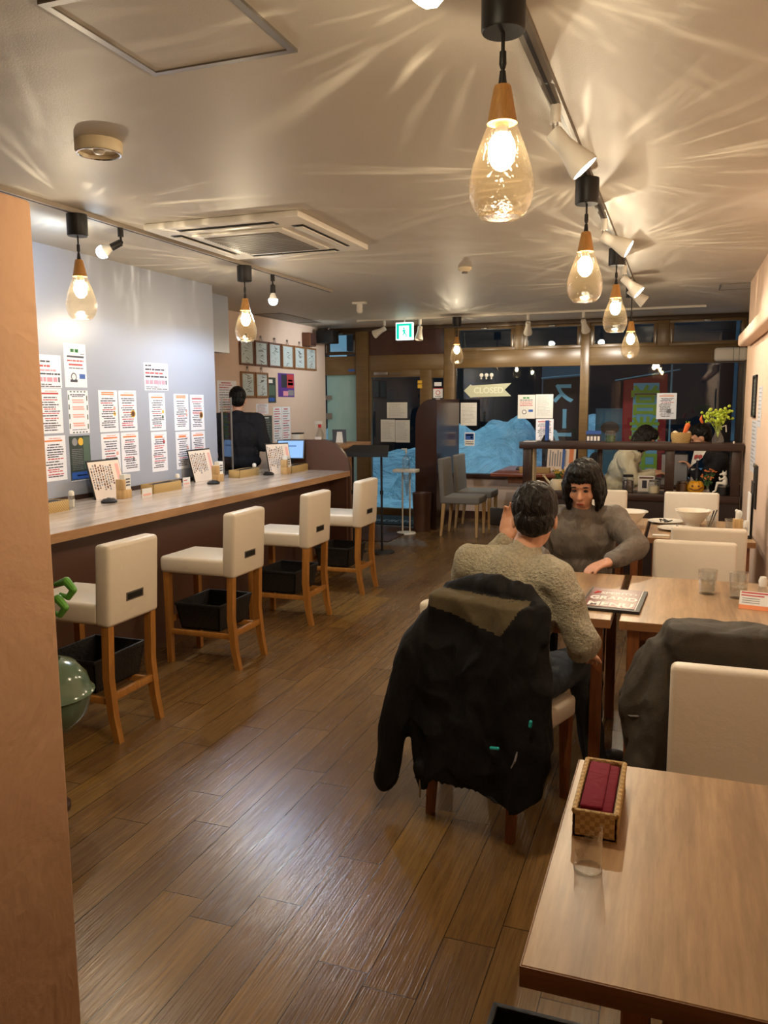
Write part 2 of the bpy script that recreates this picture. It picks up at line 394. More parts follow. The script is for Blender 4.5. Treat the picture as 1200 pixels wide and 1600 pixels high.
struct(MB().box(.415, .51, -1.5, 7.42, 1.965, 2.06, 0, .02, 3).build('trim_2', 'right_plaster'))
struct(MB().box(-5.2, 1.2, -1.5, -1.4, 0, H).build('wall_rear', 'right_plaster', smooth=False))
b = MB()
pts = []
for i in range(40):
    y = 1.463 - i*.04
    pts.append(y)
b.box(-1.52, -1.34, -.3, 1.463, 0, 1.968, 0, .012, 3)
struct(b.build('wall_partition', 'left_plaster'))
# low wall and frames of the shop front
Y0 = 10.40
struct(MB().box(-2.84, .75, Y0-.02, Y0+.07, 0, .56).build('wall_front', 'pink_wall', smooth=False))
struct(MB().box(-2.80, .75, Y0-.03, Y0-.021, 0, .10).build('baseboard_front', 'brown_panel', smooth=False))
def bar(name, x0, x1, z0, z1, d=.05, mt='bronze', y=Y0, bev=.004):
    return struct(MB().box(x0, x1, y-d, y+.03, z0, z1, 0, bev, 2).build(name, mt))
bar('trim_3', -4.70, .75, 2.47, H, .06, 'bronze_dark')
bar('trim_4', -4.16, -3.985, 0, 2.47, .07)
bar('trim_5', -2.925, -2.785, 0, 2.47, .07)
bar('trim_6', -1.19, -1.085, .56, 2.47, .07)
bar('trim_7', .66, .75, .56, 2.47, .05, 'bronze_dark')
bar('trim_8', -4.62, -4.16, 1.90, 2.15, .045)
bar('trim_9', -3.985, -2.925, 1.95, 2.15, .045)
bar('trim_10', -2.785, -1.19, 1.96, 2.17, .05)
bar('trim_11', -1.085, .66, 1.96, 2.17, .05)
bar('trim_12', -2.785, .66, .54, .60, .09, 'dark_wood')
struct(MB().box(-3.985, -2.925, Y0-.02, Y0+.01, 2.15, 2.47).build('wall_transom', 'brown_panel', smooth=False))
def pane(name, x0, x1, z0, z1, mt='window_glass', y=Y0+.005):
    return struct(MB().box(x0, x1, y, y+.006, z0, z1).build(name, mt, smooth=False))
pane('window_1', -2.785, -1.19, .60, 1.96)
pane('window_2', -1.085, .66, .60, 1.96)
pane('window_3', -4.62, -4.16, .95, 1.90, 'frosted')
struct(MB().box(-4.62, -4.16, Y0-.02, Y0+.02, 0, .95).build('wall_front_low', 'frosted', smooth=False))
# hopper windows above the transom, each with its own sash and catches
for i, (x0, x1) in enumerate(((-4.62, -4.16), (-2.785, -2.01), (-1.90, -1.19), (-1.085, -.30), (-.17, .66))):
    w = pane('window_%d' % (i+4), x0+.05, x1-.05, 2.21, 2.44)
    b = MB()
    for (a0, a1, c0, c1) in ((x0, x1, 2.17, 2.215), (x0, x1, 2.435, 2.47), (x0, x0+.05, 2.215, 2.435), (x1-.05, x1, 2.215, 2.435)):
        b.box(a0, a1, Y0-.045, Y0+.02, c0, c1, 0, .004)
    f = b.build('sash', 'bronze' if i else 'bronze_dark'); f.parent = w
    c = MB().box((x0+x1)/2-.04, (x0+x1)/2+.04, Y0-.075, Y0-.045, 2.44, 2.462, 0, .006).build('catch', 'steel'); c.parent = w
    for s in (x0+.02, x1-.03):
        c = MB().box(s, s+.012, Y0-.065, Y0-.045, 2.20, 2.36, 0, .003).build('stay', 'steel'); c.parent = w
bar('trim_13', -2.01, -1.90, 2.17, 2.47, .05); bar('trim_14', -.30, -.17, 2.17, 2.47, .05)
# entrance door: leaf with glass, closer, lock, plus glazed sidelight
door = MB()
for (a0, a1, c0, c1) in ((-3.985, -3.955, 0, 1.95), (-3.955, -3.26, 1.86, 1.95), (-3.955, -3.26, .0, .10), (-3.26, -3.10, 0, 1.95), (-3.10, -2.925, 1.84, 1.95), (-2.94, -2.925, 0, 1.95), (-3.10, -2.94, 0, .12)):
    door.box(a0, a1, Y0-.045, Y0+.02, c0, c1, 0, .004)
door = struct(door.build('door_1', 'bronze'))
g = MB().box(-3.955, -3.26, Y0, Y0+.006, .10, 1.86).build('glass_pane', 'window_glass', door, smooth=False)
g = MB().box(-3.10, -2.94, Y0, Y0+.006, .12, 1.84).build('sidelight_pane', 'window_glass', door, smooth=False)
MB().box(-3.90, -3.70, Y0-.08, Y0-.045, 1.885, 1.93, 0, .006).tube([(-3.72, Y0-.06, 1.90), (-3.5, Y0-.10, 1.905)], .006).build('door_closer', 'steel', door)
MB().box(-3.235, -3.18, Y0-.06, Y0-.045, 1.22, 1.29, 0, .004).build('lock_plate', 'white_plastic', door)
MB().box(-3.29, -3.23, Y0-.05, Y0-.046, 1.77, 1.81).box(-3.29, -3.23, Y0-.05, Y0-.046, 1.71, 1.76).build('yellow_sticker', 'ink_yellow', door, smooth=False)
MB().box(-3.27, -3.245, Y0-.09, Y0-.05, .95, 1.05, 0, .004).build('door_handle', 'steel', door)
# ------------------------------------------------------------------ ceiling fittings
def star_light(l, seed):
    # the wavy blown glass throws fans of brighter rays sideways and upward, so the lamp is uneven by direction
    l.use_nodes = True; t = l.node_tree; t.nodes.clear()
    def n(typ, ins=None, **kw):
        x = t.nodes.new('ShaderNode' + typ)
        for k_, v in kw.items(): setattr(x, k_, v)
        for k_, v in (ins or {}).items():
            if isinstance(v, bpy.types.NodeSocket): t.links.new(v, x.inputs[k_])
            else: x.inputs[k_].default_value = v
        return x
    mth = lambda op, a, b_=0.0: n('Math', {0: a, 1: b_}, operation=op).outputs[0]
    inc = n('NewGeometry').outputs['Incoming']
    s = n('SeparateXYZ', {0: inc})
    flat = n('VectorMath', {0: n('CombineXYZ', {0: s.outputs[0], 1: s.outputs[1], 2: .0}).outputs[0]}, operation='NORMALIZE').outputs[0]
    warp = n('VectorMath', {0: flat, 1: n('CombineXYZ', {2: mth('MULTIPLY', s.outputs[2], .25)}).outputs[0]}, operation='ADD').outputs[0]
    off = n('VectorMath', {0: warp, 1: (seed*3.1, seed*1.7, seed)}, operation='ADD').outputs[0]
    nz = n('TexNoise', {'Vector': off, 'Scale': 9.0, 'Detail': 2.5, 'Roughness': .6}).outputs[0]
    r = n('ValToRGB', {0: nz}); e = r.color_ramp.elements; e[0].position = .55; e[0].color = (0, 0, 0, 1); e[1].position = .74; e[1].color = (1, 1, 1, 1)
    band = n('MapRange', {0: s.outputs[2], 1: -.25, 2: .3, 3: 0, 4: 1}).outputs[0]
    band2 = n('MapRange', {0: s.outputs[2], 1: .55, 2: .9, 3: 1, 4: .15}).outputs[0]
    st = mth('MULTIPLY', mth('MULTIPLY', r.outputs[0], band), band2)
    up = n('MapRange', {0: s.outputs[2], 1: -.2, 2: .5, 3: 1.15, 4: .20}).outputs[0]
    tot = mth('ADD', up, mth('MULTIPLY', st, 1.5))
    em = n('Emission', {0: (1, 1, 1, 1), 1: tot}); o = n('OutputLight'); t.links.new(em.outputs[0], o.inputs[0])
def make_pendant(name, label, x, y, short=0.0):
    t = empty(name, label, 'pendant lamp', (x, y, H), 0, 'teardrop glass pendant lamps')
    d = short
    MB().lathe([(0, -.0225), (.052, -.0225), (.052, -.125), (.049, -.13), (0, -.13)]).build('canopy', 'black', t, ang=50)
    MB().cone((0, 0, -.13), (0, 0, -.25+d), .0045).lathe([(0, -.172), (.008, -.172), (.009, -.2), (.006, -.21), (0, -.21)], (0, 0, d)).lathe([(0, -.215), (.007, -.215), (.011, -.25), (0, -.25)], (0, 0, d)).build('cord', 'black', t)
    MB().lathe([(0, -.248), (.019, -.248), (.021, -.252), (.036, -.333), (0, -.333)], (0, 0, d)).build('wood_cap', 'lamp_wood', t, ang=50)
    MB().lathe([(.033, -.332), (.042, -.352), (.058, -.395), (.071, -.435), (.078, -.47), (.077, -.50), (.069, -.525), (.056, -.543), (.048, -.55), (.0465, -.549), (.0545, -.541)], (0, 0, d), 40).build('glass_shade', 'lamp_glass', t, ang=80)
    bl = MB().ball((0, 0, -.395+d), (.033, .033, .046), 0, 20).build('bulb', 'bulb', t)
    MB().cone((0, 0, -.333+d), (0, 0, -.365+d), .016).build('socket', 'steel', t)
    return t
i = 0
for (x, y, lab, d) in ((-.43, 2.02, 'teardrop amber glass pendant hanging over the aisle beside the bare-topped table, the largest in view', 0),
                  (-.43, 3.82, 'teardrop amber glass pendant on grey track, second along from the largest one', 0),
                  (-.43, 5.58, 'teardrop amber glass pendant on grey track, third along from the largest one', 0),
                  (-.43, 7.30, 'small-looking teardrop pendant at the far end of the grey track near the windows', -.08),
                  (-2.97, 3.55, 'teardrop amber glass pendant above the counter beside the plastered partition', 0),
                  (-2.97, 5.27, 'teardrop amber glass pendant above the counter in front of the ceiling air conditioner', 0),
                  (-2.48, 9.3, 'teardrop glass pendant hung before the post between entrance door and shop window', 0)):
    p = make_pendant('pendant_lamp', lab, x, y, d)
    lo = light('pendant_glow', 'POINT', (x, y, H-.395+d), P_PEND*(.8 if y > 9 else 1), WARM, .010)
    i += 1; star_light(lo.data, i)
# tracks
def track(label, x, y0, y1, mt, w=.036, alongx=False):
    b = MB()
    if alongx: b.box(y0, y1, x-w/2, x+w/2, H-.022, H)
    else: b.box(x-w/2, x+w/2, y0, y1, H-.022, H)
    t = tag(b.build('lighting_track', mt, smooth=False), label, 'lighting track')
    b = MB()
    if alongx: b.box(y0+.02, y1-.02, x-.006, x+.006, H-.0235, H-.0215)
    else: b.box(x-.006, x+.006, y0+.02, y1-.02, H-.0235, H-.0215)
    b.build('slot', 'black', t, smooth=False); return t
track('long grey lighting track on the ceiling over the dining tables', -.43, -.6, 7.94, 'track_grey', .044)
track('off-white lighting track on the ceiling above the counter', -2.97, -.6, 6.81, 'track_white', .04)
track('short white lighting track across the ceiling before the shop window', 9.38, -3.75, .2, 'white_plastic', .036, True)
def make_spot(label, loc, d, on=True, power=None, drop=.06, name='spotlight', col=SPOTC, off=.0):
    t = empty(name, label, 'spotlight', (loc[0], loc[1], H), 0, 'white cone spotlights on the tracks')
    MB().cone((0, 0, -.022), (0, 0, -.075), .017).cone((0, 0, -.075), (0, 0, -.08), .019).build('track_adaptor', 'white_plastic', t)
    d = Vector(d).normalized(); j = Vector((0, 0, -.115-drop+.06))
    MB().tube([(.007, 0, -.08), j + Vector((.007, 0, 0))], .004).tube([(-.007, 0, -.08), j + Vector((-.007, 0, 0))], .004).build('bracket', 'chrome', t)
    mx = Matrix.Translation(j) @ d.to_track_quat('Z', 'Y').to_matrix().to_4x4()
    MB().lathe([(0, -.012), (.026, -.012), (.029, -.004), (.029, .045), (.036, .08), (.050, .135), (.050, .15), (.046, .15), (.03, .09), (0, .085)], mx=mx).build('shade', 'white_plastic', t, ang=50)
    if on:
        MB().lathe([(0, .146), (.0455, .146), (.0455, .1485), (0, .1485)], mx=mx).build('lens', 'spot_mouth', t)
        p = Vector((loc[0], loc[1], H)) + j + d*.17
        light('spot_beam', 'SPOT', p, power or P_SPOT, col, .035, aim(d), spot_size=math.radians(105), spot_blend=.7)
    else:
        MB().lathe([(0, .120), (.044, .120), (.044, .122), (0, .122)], mx=mx).build('lens', 'bulb_off', t)
    return t
make_spot('white cone spotlight between the two biggest pendants, lens glowing', (-.43, 2.86), (.62, .12, -.72))
make_spot('white cone spotlight turned nearly sideways above the second pendant gap, lens glowing', (-.43, 4.67), (.9, .0, -.5))
make_spot('white cone spotlight angled down near the third pendant, lens glowing', (-.43, 6.30), (.75, -.05, -.72))
make_spot('dim white cone spotlight at the far end of the grey track', (-.43, 7.0), (.8, .1, -.62), False)
make_spot('white spotlight tilted sideways beside the green exit sign', (-3.40, 9.38), (-.9, .05, -.42), True, 22, col=(.86, .96, 1))
make_spot('white spotlight pointing down between exit sign and the front pendant', (-2.95, 9.38), (-.05, -.2, -1), False)
make_spot('white spotlight pointing down before the first hopper window', (-1.67, 9.38), (-.15, .8, -.75), True, 26)
make_spot('white spotlight pointing down before the gilded window mullion', (-1.06, 9.38), (.15, .8, -.75), True, 30)
s0 = empty('spotlight', 'bare lamp spotlight poking in at the top edge beside the biggest pendant', 'spotlight', (-.43, 1.63, H), 0, 'white cone spotlights on the tracks')
MB().cone((0, 0, -.022), (0, 0, -.08), .017).build('track_adaptor', 'white_plastic', s0)
d0 = Vector((-.55, .30, -.62)).normalized(); j0 = Vector((0, 0, -.08)); mx0 = Matrix.Translation(j0) @ d0.to_track_quat('Z', 'Y').to_matrix().to_4x4()
MB().lathe([(0, -.01), (.024, -.01), (.03, .05), (.047, .12), (.044, .12), (.03, .06), (0, .055)], mx=mx0).build('shade', 'grey_plastic', s0)
MB().lathe([(0, .085), (.04, .085), (.041, .12), (.034, .148), (.018, .16), (0, .163)], mx=mx0).build('bulb', 'bulb_warm_bare', s0)
light('spot_beam', 'SPOT', Vector((-.43, 1.63, H)) + j0 + d0*.19, P_SPOT, (1, .8, .5), .04, aim(d0), spot_size=math.radians(120), spot_blend=.8)
def bare_bulb(label, x, y, d, mt, power):
    t = empty('bulb_spotlight', label, 'bulb lamp', (x, y, H), 0, 'bare daylight bulbs above the counter')
    d = Vector(d).normalized(); j = Vector((0, 0, -.10))
    MB().cone((0, 0, -.022), (0, 0, -.07), .016).cone((0, 0, -.07), (0, 0, -.10), .006).ball(j, .012).build('track_adaptor', 'black', t)
    mx = Matrix.Translation(j) @ d.to_track_quat('Z', 'Y').to_matrix().to_4x4()
    MB().lathe([(0, 0), (.019, 0), (.021, .06), (0, .06)], mx=mx).build('lamp_holder', 'black', t)
    MB().lathe([(0, .058), (.017, .058), (.019, .07), (.034, .105), (.034, .108), (0, .108)], mx=mx).build('bulb_neck', 'white_plastic', t)
    MB().lathe([(0, .105), (.035, .105), (.036, .115), (.030, .135), (.017, .147), (0, .150)], mx=mx).build('bulb', mt, t)
    p = Vector((x, y, H)) + j + d*.175
    light('bulb_glow', 'SPOT', p, power, COOL, .04, aim(d), spot_size=math.radians(172), spot_blend=.35)
    return t
bare_bulb('bare daylight bulb in black holder tilted towards the plastered partition', -2.97, 3.9, (-.75, -.35, -.42), 'bulb_cool', P_COOL*.6)
bare_bulb('bare daylight bulb hanging straight down near the framed autographs', -2.97, 5.7, (0, 0, -1), 'bulb_cool', P_COOL*2.6)
# ceiling hatches, air conditioner, detectors
def hatch(label, x0, x1, y0, y1, w=.022, frame='steel', inner=None):
    t = empty('ceiling_hatch', label, 'access hatch', ((x0+x1)/2, (y0+y1)/2, H)); hx, hy = (x1-x0)/2, (y1-y0)/2
    b = MB()
    for a in ((-hx, hx, -hy, -hy+w), (-hx, hx, hy-w, hy), (-hx, -hx+w, -hy+w, hy-w), (hx-w, hx, -hy+w, hy-w)):
        b.box(*a, -.009, 0); 
    b.build('hatch_frame', frame, t, smooth=False)
    MB().box(-hx+w, hx-w, -hy+w, hy-w, -.004, 0).build('hatch_panel', inner or 'ceiling', t, smooth=False)
    return t
hatch('steel framed ceiling access hatch cut by the top edge of the view', -1.54, -1.06, 1.74, 2.22)
hatch('small ceiling hatch with thin dark frame beside the pink pillar', .27, .62, 7.74, 8.14, .012, 'grey_plastic')
hatch('grey ceiling vent panel above the wall of framed autographs', -4.55, -4.22, 8.28, 9.38, .03, 'grey_plastic', 'grey_plastic')
ac = empty('ceiling_air_conditioner', 'white cassette air conditioner set in the ceiling beside the counter track', 'air conditioner', (-2.38, 4.46, H))
MB().box(-.475, .475, -.51, .51, -.035, 0, 0, .008, 2).build('fascia', 'white_plastic', ac)
b = MB(); b.box(-.29, .29, -.32, .32, -.05, -.036, 0, .006, 2); b.build('intake_panel', 'white_plastic', ac)
b = MB().box(-.24, .24, -.27, .27, -.0525, -.0505)
for q in range(20): b.box(-.24, .24, -.26+q*.0274, -.252+q*.0274, -.0555, -.052)
b.build('intake_grille', 'grey_plastic', ac, smooth=False)
for (a0, a1, b0, b1) in ((-.30, .30, -.45, -.38), (-.30, .30, .38, .45), (-.42, -.35, -.33, .33), (.35, .42, -.33, .33)):
    s = MB().box(a0, a1, b0, b1, -.0375, -.0345).build('air_slot', 'black', ac, smooth=False)
    cx, cy = (a0+a1)/2, (b0+b1)/2
    lou = MB().box(a0+.01, a1-.01, b0+.018, b1-.018, -.047, -.041, 0, .002).build('louvre', 'white_plastic', s)
t = empty('ceiling_speaker', 'round cream ceiling fitting with open centre over the counter aisle', 'ceiling fitting', (-2.13, 2.69, H))
MB().lathe([(0, 0), (.088, 0), (.088, -.035), (.084, -.043), (.078, -.043), (.074, -.03), (0, -.028)]).build('housing', 'cream_plastic', t, ang=50)
MB().lathe([(.080, -.043), (.083, -.046), (.077, -.047), (.075, -.043)]).build('ring', 'chrome', t)
MB().lathe([(0, -.026), (.02, -.026), (.02, -.04), (.012, -.045), (0, -.045)]).build('centre_cap', 'white_plastic', t)
t = empty('smoke_detector', 'small round smoke detector in the middle of the ceiling', 'smoke detector', (-1.56, 6.07, H))
MB().lathe([(0, 0), (.05, 0), (.05, -.012), (.034, -.03), (0, -.032)]).build('body', 'cream_plastic', t); MB().lathe([(0, -.03), (.022, -.03), (.022, -.045), (0, -.047)]).build('sensor', 'grey_plastic', t)
t = empty('emergency_light', 'small white twin ceiling lamp holder before the black speaker', 'lamp', (-3.06, 7.72, H))
MB().box(-.07, .07, -.03, .03, -.02, 0, 0, .004).cone((0, 0, -.02), (0, 0, -.06), .03).build('base', 'white_plastic', t); MB().lathe([(0, -.06), (.028, -.06), (.033, -.085), (.022, -.11), (0, -.115)]).build('lamp_globe', 'bulb_off', t)
# exit sign
t = empty('exit_sign', 'lit green running-figure exit sign hanging above the entrance door', 'exit sign', (-3.13, 9.34, 2.26))
MB().box(-.105, .105, -.02, .03, 0, .205, 0, .004).build('housing', 'exit_white', t)
b = MB().box(-.095, -.062, -.0225, -.02, .012, .19).box(.062, .095, -.0225, -.02, .03, .19).box(-.095, .095, -.0225, -.02, .165, .19)
b.ball((-.002, -.0225, .135), (.011, .002, .011), 0, 10)
for p, q, r in (((-.004, 0, .122), (.004, 0, .085), .011), ((-.004, 0, .118), (-.026, 0, .102), .005), ((0, 0, .118), (.022, 0, .108), .005), ((.004, 0, .085), (.026, 0, .062), .006), ((.004, 0, .085), (-.016, 0, .055), .006), ((.026, 0, .062), (.030, 0, .035), .005)):
    u, v = Vector(p), Vector(q); n_ = (v-u).cross(Vector((0, 1, 0))).normalized()*r
    b.prism([u-n_+Vector((0, -.0205, 0)), u+n_+Vector((0, -.0205, 0)), v+n_+Vector((0, -.0205, 0)), v-n_+Vector((0, -.0205, 0))], (0, -.002, 0))
b.build('pictogram', 'exit_green', t, smooth=False)
MB().cone((0, 0, .2), (0, 0, H-2.26), .008).build('hanger', 'white_plastic', t)
# wall speaker, wall air unit
t = empty('wall_speaker', 'black loudspeaker mounted high in the corner by the shop front', 'speaker', (-4.44, 10.02, 2.40))
MB().box(-.11, .13, -.11, .10, -.10, .07, 0, .012).build('cabinet', 'black', t); MB().box(-.09, .11, -.116, -.11, -.08, .05, 0, .002).build('grille', 'black_matte', t)
MB().tube([(.02, .02, .07), (.02, .02, .10), (-.17, .1, .10)], .012).build('bracket', 'steel', t)
t = empty('brown_speaker', 'brown box speaker on the beige wall behind the black one', 'speaker', (-4.55, 9.72, 2.30))
MB().box(-.07, .05, -.09, .09, -.05, .12, 0, .008).build('cabinet', 'frame_brown', t); MB().box(.05, .056, -.08, .08, -.04, .11).build('grille', 'brown_panel', t, smooth=False)
t = empty('wall_heater_unit', 'long white rounded unit on the window transom beside the pink pillar', 'wall unit', (.5, Y0-.10, 2.05))
MB().box(-.17, .18, -.06, .045, -.075, .075, 0, .03, 4).build('casing', 'white_plastic', t); MB().box(.03, .035, -.063, .02, -.075, .075).box(.09, .095, -.063, .02, -.075, .075).build('seam', 'grey_plastic', t, smooth=False)

# ------------------------------------------------------------------ counter with its bar stools
ct = empty('bar_counter', 'long counter with pale wood-grain top and brown front panel', 'counter', (0, 0, 0))
MB().box(-3.775, -2.872, 1.7, 6.95, .86, .90).build('counter_top', 'counter_top', ct, smooth=False)
MB().box(-2.872, -2.866, 1.7, 6.95, .852, .90).build('edge_band', 'counter_edge', ct, smooth=False)
MB().box(-3.12, -3.06, 1.7, 6.93, 0, .86).build('front_panel', 'counter_brown', ct, smooth=False)
MB().box(-3.775, -2.89, 6.91, 6.95, 0, .86).build('end_panel', 'counter_brown', ct, smooth=False)
MB().box(-3.775, -3.755, 1.7, 6.15, .90, .93).build('upstand', 'dark_wood', ct, smooth=False)
pts = [(-3.55, 6.95, 0), (-3.55, 6.95, 1.185), (-3.15, 6.95, 1.185)]
for q in range(1, 13):
    a = PI/2*(1-q/12); pts.append((-3.15+.28*math.cos(a), 6.95, .88+.305*math.sin(a)))
pts += [(-2.87, 6.95, 0)]
tag(MB().prism(pts, (0, .04, 0)).build('counter_end_screen', 'counter_brown', ang=20), 'brown screen with rounded corner closing the far end of the counter', 'partition')
def make_stool(label):
    t = empty('bar_stool', label, 'bar stool', (0, 0, 0), 0, 'white bar stools along the counter')
    MB().box(-.185, .185, -.19, .25, .545, .645, 0, .022, 3).build('seat', 'white_leather', t)
    # padded back with a black plate standing for the grip slot's shade, leaning slightly
    lean = Matrix.Translation((0, -.20, .54)) @ Matrix.Rotation(math.radians(3), 4, 'X')
    back = MB()
    back.box(-.185, .185, -.045, .035, 0, .375, 0, .02, 3, lean).build('backrest', 'white_leather', t)
    bk = [c for c in t.children if c.name.startswith('backrest')][0]
    MB().box(-.062, .062, -.0475, -.044, .100, .140, 0, .001, 1, lean).build('grip_frame', 'steel', bk)
    MB().box(-.052, .052, -.049, -.046, .107, .133, 0, 0, 1, lean).build('grip_shade', 'black', bk, smooth=False)
    for s in (-1, 1):
        MB().loft([[(s*.155+a, y+c, z) for a, c in ((-w, -w), (w, -w), (w, w), (-w, w))] for (y, z, w) in ((-.215, .56, .019), (-.205, .30, .019), (-.222, .12, .018), (-.245, 0, .016))]).build('leg', 'stool_wood', t)
        MB().loft([[(s*.155+a, y+c, z) for a, c in ((-w, -w), (w, -w), (w, w), (-w, w))] for (y, z, w) in ((.215, .56, .019), (.215, 0, .016))]).build('leg', 'stool_wood', t)
        MB().box(s*.155-.011, s*.155+.011, -.21, .215, .175, .205, 0, .003).build('side_rung', 'stool_wood', t)
    MB().box(-.15, .15, -.228, -.206, .19, .225, 0, .003).build('rear_rung', 'stool_wood', t)
    MB().box(-.15, .15, .204, .226, .24, .275, 0, .003).build('front_rung', 'stool_wood', t)
    return t
st = make_stool('white bar stool standing beside the plastered partition, first along the counter')
st.rotation_euler = (0, 0, PI/2)
def make_basket(label):
    t = empty('storage_basket', label, 'basket', (0, 0, 0), 0, 'black woven baskets on the stool rungs')
    o = MB(); X, Y, h, w = .185, .15, .155, .008
    for a in ((-X, X, -Y, -Y+w), (-X, X, Y-w, Y), (-X, -X+w, -Y, Y), (X-w, X, -Y, Y)): o.box(*a, 0, h)
    o.box(-X, X, -Y, Y, 0, w)
    for v in o.bm.verts:
        f = .86 + .14*v.co.z/h; v.co.x *= f; v.co.y *= f
    o.build('basket_body', 'black_weave', t, smooth=False)
    r = MB()
    for a in ((-X-.004, X+.004, -Y-.004, -Y+w), (-X-.004, X+.004, Y-w, Y+.004), (-X-.004, -X+w, -Y, Y), (X-w, X+.004, -Y, Y)): r.box(*a, h-.012, h+.006, 0, .003)
    r.build('rim', 'black_weave', t); return t
bk = make_basket('black woven basket on the rungs of the stool next to the partition'); bk.rotation_euler = (0, 0, PI/2)
stools = [(3.055, None, None), (4.13, 'white bar stool second from the partition, its whole front leg and basket showing', 'black woven basket under the second stool from the partition'),
          (5.12, 'white bar stool third from the partition', 'black woven basket under the third stool from the partition'), (6.085, 'white bar stool at the door end of the counter', 'black woven basket under the stool nearest the entrance')]
for i, (y, l1, l2) in enumerate(stools):
    a = st if i == 0 else copy_tree(st); c = bk if i == 0 else copy_tree(bk)
    a.location = (-2.595, y, 0); c.location = (-2.615, y+.03, .206)
    if l1: a['label'] = l1; c['label'] = l2

# ------------------------------------------------------------------ dining chairs and tables
def make_chair(label, group='white dining chairs', leather_='white_leather', legm='chair_wood', bh=.82, name='dining_chair', sw=.20, sh=.415, lean=4):
    t = empty(name, label, 'chair', (0, 0, 0), 0, group)      # faces local +y, back at y = -0.2
    MB().box(-sw, sw, -.20, .23, sh-.085, sh, 0, .02, 3).build('seat', leather_, t)
    mx = Matrix.Translation((0, -.20, sh-.085)) @ Matrix.Rotation(math.radians(lean), 4, 'X')
    MB().box(-sw, sw, -.025, .035, 0, bh-sh+.085, 0, .018, 3, mx).build('backrest', leather_, t)
    for s in (-1, 1):
        for (y, k_) in ((-.185, -.035), (.2, 0)):
            MB().loft([[(s*(sw-.03)+a, yy+c, z) for a, c in ((-w, -w), (w, -w), (w, w), (-w, w))] for (yy, z, w) in ((y, sh-.08, .02), (y+k_, 0, .013))]).build('leg', legm, t)
    return t
def place(o, x, y, rz, z=0):
    o.location = (x, y, z); o.rotation_euler = (0, 0, rz); return o
ch0 = place(make_chair('white dining chair on its own beyond the bare-topped table, facing the viewer'), .20, 2.06, PI)
def chair(label, x, y, rz):
    c = place(copy_tree(ch0), x, y, rz); c['label'] = label; return c
A_AX = math.atan2(-.32, .947)      # the coat chair is turned a little towards the wall
chA = chair('white dining chair under the black coat, a person sitting on it', -.66+.32*.2, 2.72+.947*.2, A_AX)
chair('white dining chair hidden under the charcoal jacket', .19, 2.80, 0)
chair('white dining chair across the table from the charcoal jacket, behind the water glasses', .09, 4.14, PI)
chair('white dining chair with its back turned, pushed up to the bowls table', .17, 5.08, 0)
chair('white dining chair at the divider side of the bowls table', .10, 6.50, PI)
chair('white dining chair partly hidden behind the person in grey velour, by the divider', -.58, 6.50, PI)
chair('white dining chair the person in grey velour sits on', -.54, 4.42, PI)
def make_table(label, x0, x1, y0, y1, z=.70, group='rustic wood dining tables', th=.034, ins=.05):
    cx, cy = (x0+x1)/2, (y0+y1)/2; hx, hy = (x1-x0)/2, (y1-y0)/2
    t = empty('dining_table', label, 'table', (cx, cy, 0), 0, group)
    MB().box(-hx, hx, -hy, hy, z-th, z, 0, .002, 1).build('table_top', 'table_wood', t, smooth=False)
    e = MB()
    e.box(-hx-.001, hx+.001, -hy-.0015, -hy, z-th, z-.001).box(-hx-.0015, -hx, -hy, hy, z-th, z-.001).box(hx, hx+.0015, -hy, hy, z-th, z-.001)
    e.build('edge_band', 'table_edge', t, smooth=False)
    MB().box(-hx+ins, hx-ins, -hy+ins, hy-ins, z-th-.05, z-th).build('apron', 'chair_wood', t, smooth=False)
    for sx in (-1, 1):
        for sy in (-1, 1):
            x, y = sx*(hx-ins), sy*(hy-ins)
            MB().box(x-.022, x+.022, y-.022, y+.022, 0, z-th, 0, .003, 1).build('leg', 'chair_wood', t)
    return t
make_table('bare wood dining table with the burgundy cloth basket, cut by the frame', -.192, .50, 1.106, 1.85, ins=.16)
make_table('wood dining table with water glasses and the card sign', -.19, .50, 3.13, 3.985)
make_table('wood dining table where the two people sit, menu lying across its edge', -.93, -.225, 3.13, 3.985)
make_table('wood dining table with noodle bowls and plates against the pink wall', -.165, .44, 5.146, 6.0)
make_table('wood dining table with a single bowl, hidden behind the person in velour', -.87, -.19, 5.146, 6.0)
g0 = make_chair('grey upholstered chair with pale legs, the one standing in front of the pair', 'grey chairs at the window table', 'grey_cloth', 'pale_wood', .89, 'grey_chair', .205, .46)
place(g0, -2.33, 9.08, -PI/2)
g1 = place(copy_tree(g0), -2.33, 9.72, -PI/2); g1['label'] = 'grey upholstered chair behind the other one, closer to the window'
t = empty('window_table', 'reddish wood table with black pedestal by the shop window', 'table', (-1.62, 9.60, 0))
MB().box(-.40, .52, -.52, .62, .685, .72, 0, .004).build('table_top', wood('red_table_wood', S(150, 84, 62), S(120, 60, 44), S(170, 104, 80), 'X', .8, .22), t)
for y in (-.40, .40): MB().box(-.22, .40, y, y+.06, .60, .685).build('underframe', 'chair_wood', t, smooth=False)
for y in (-.33, .40): MB().box(-.06, .03, y-.045, y+.045, .02, .62, 0, .004).box(-.22, .2, y-.06, y+.06, 0, .03, 0, .004).build('pedestal', 'black_matte', t)
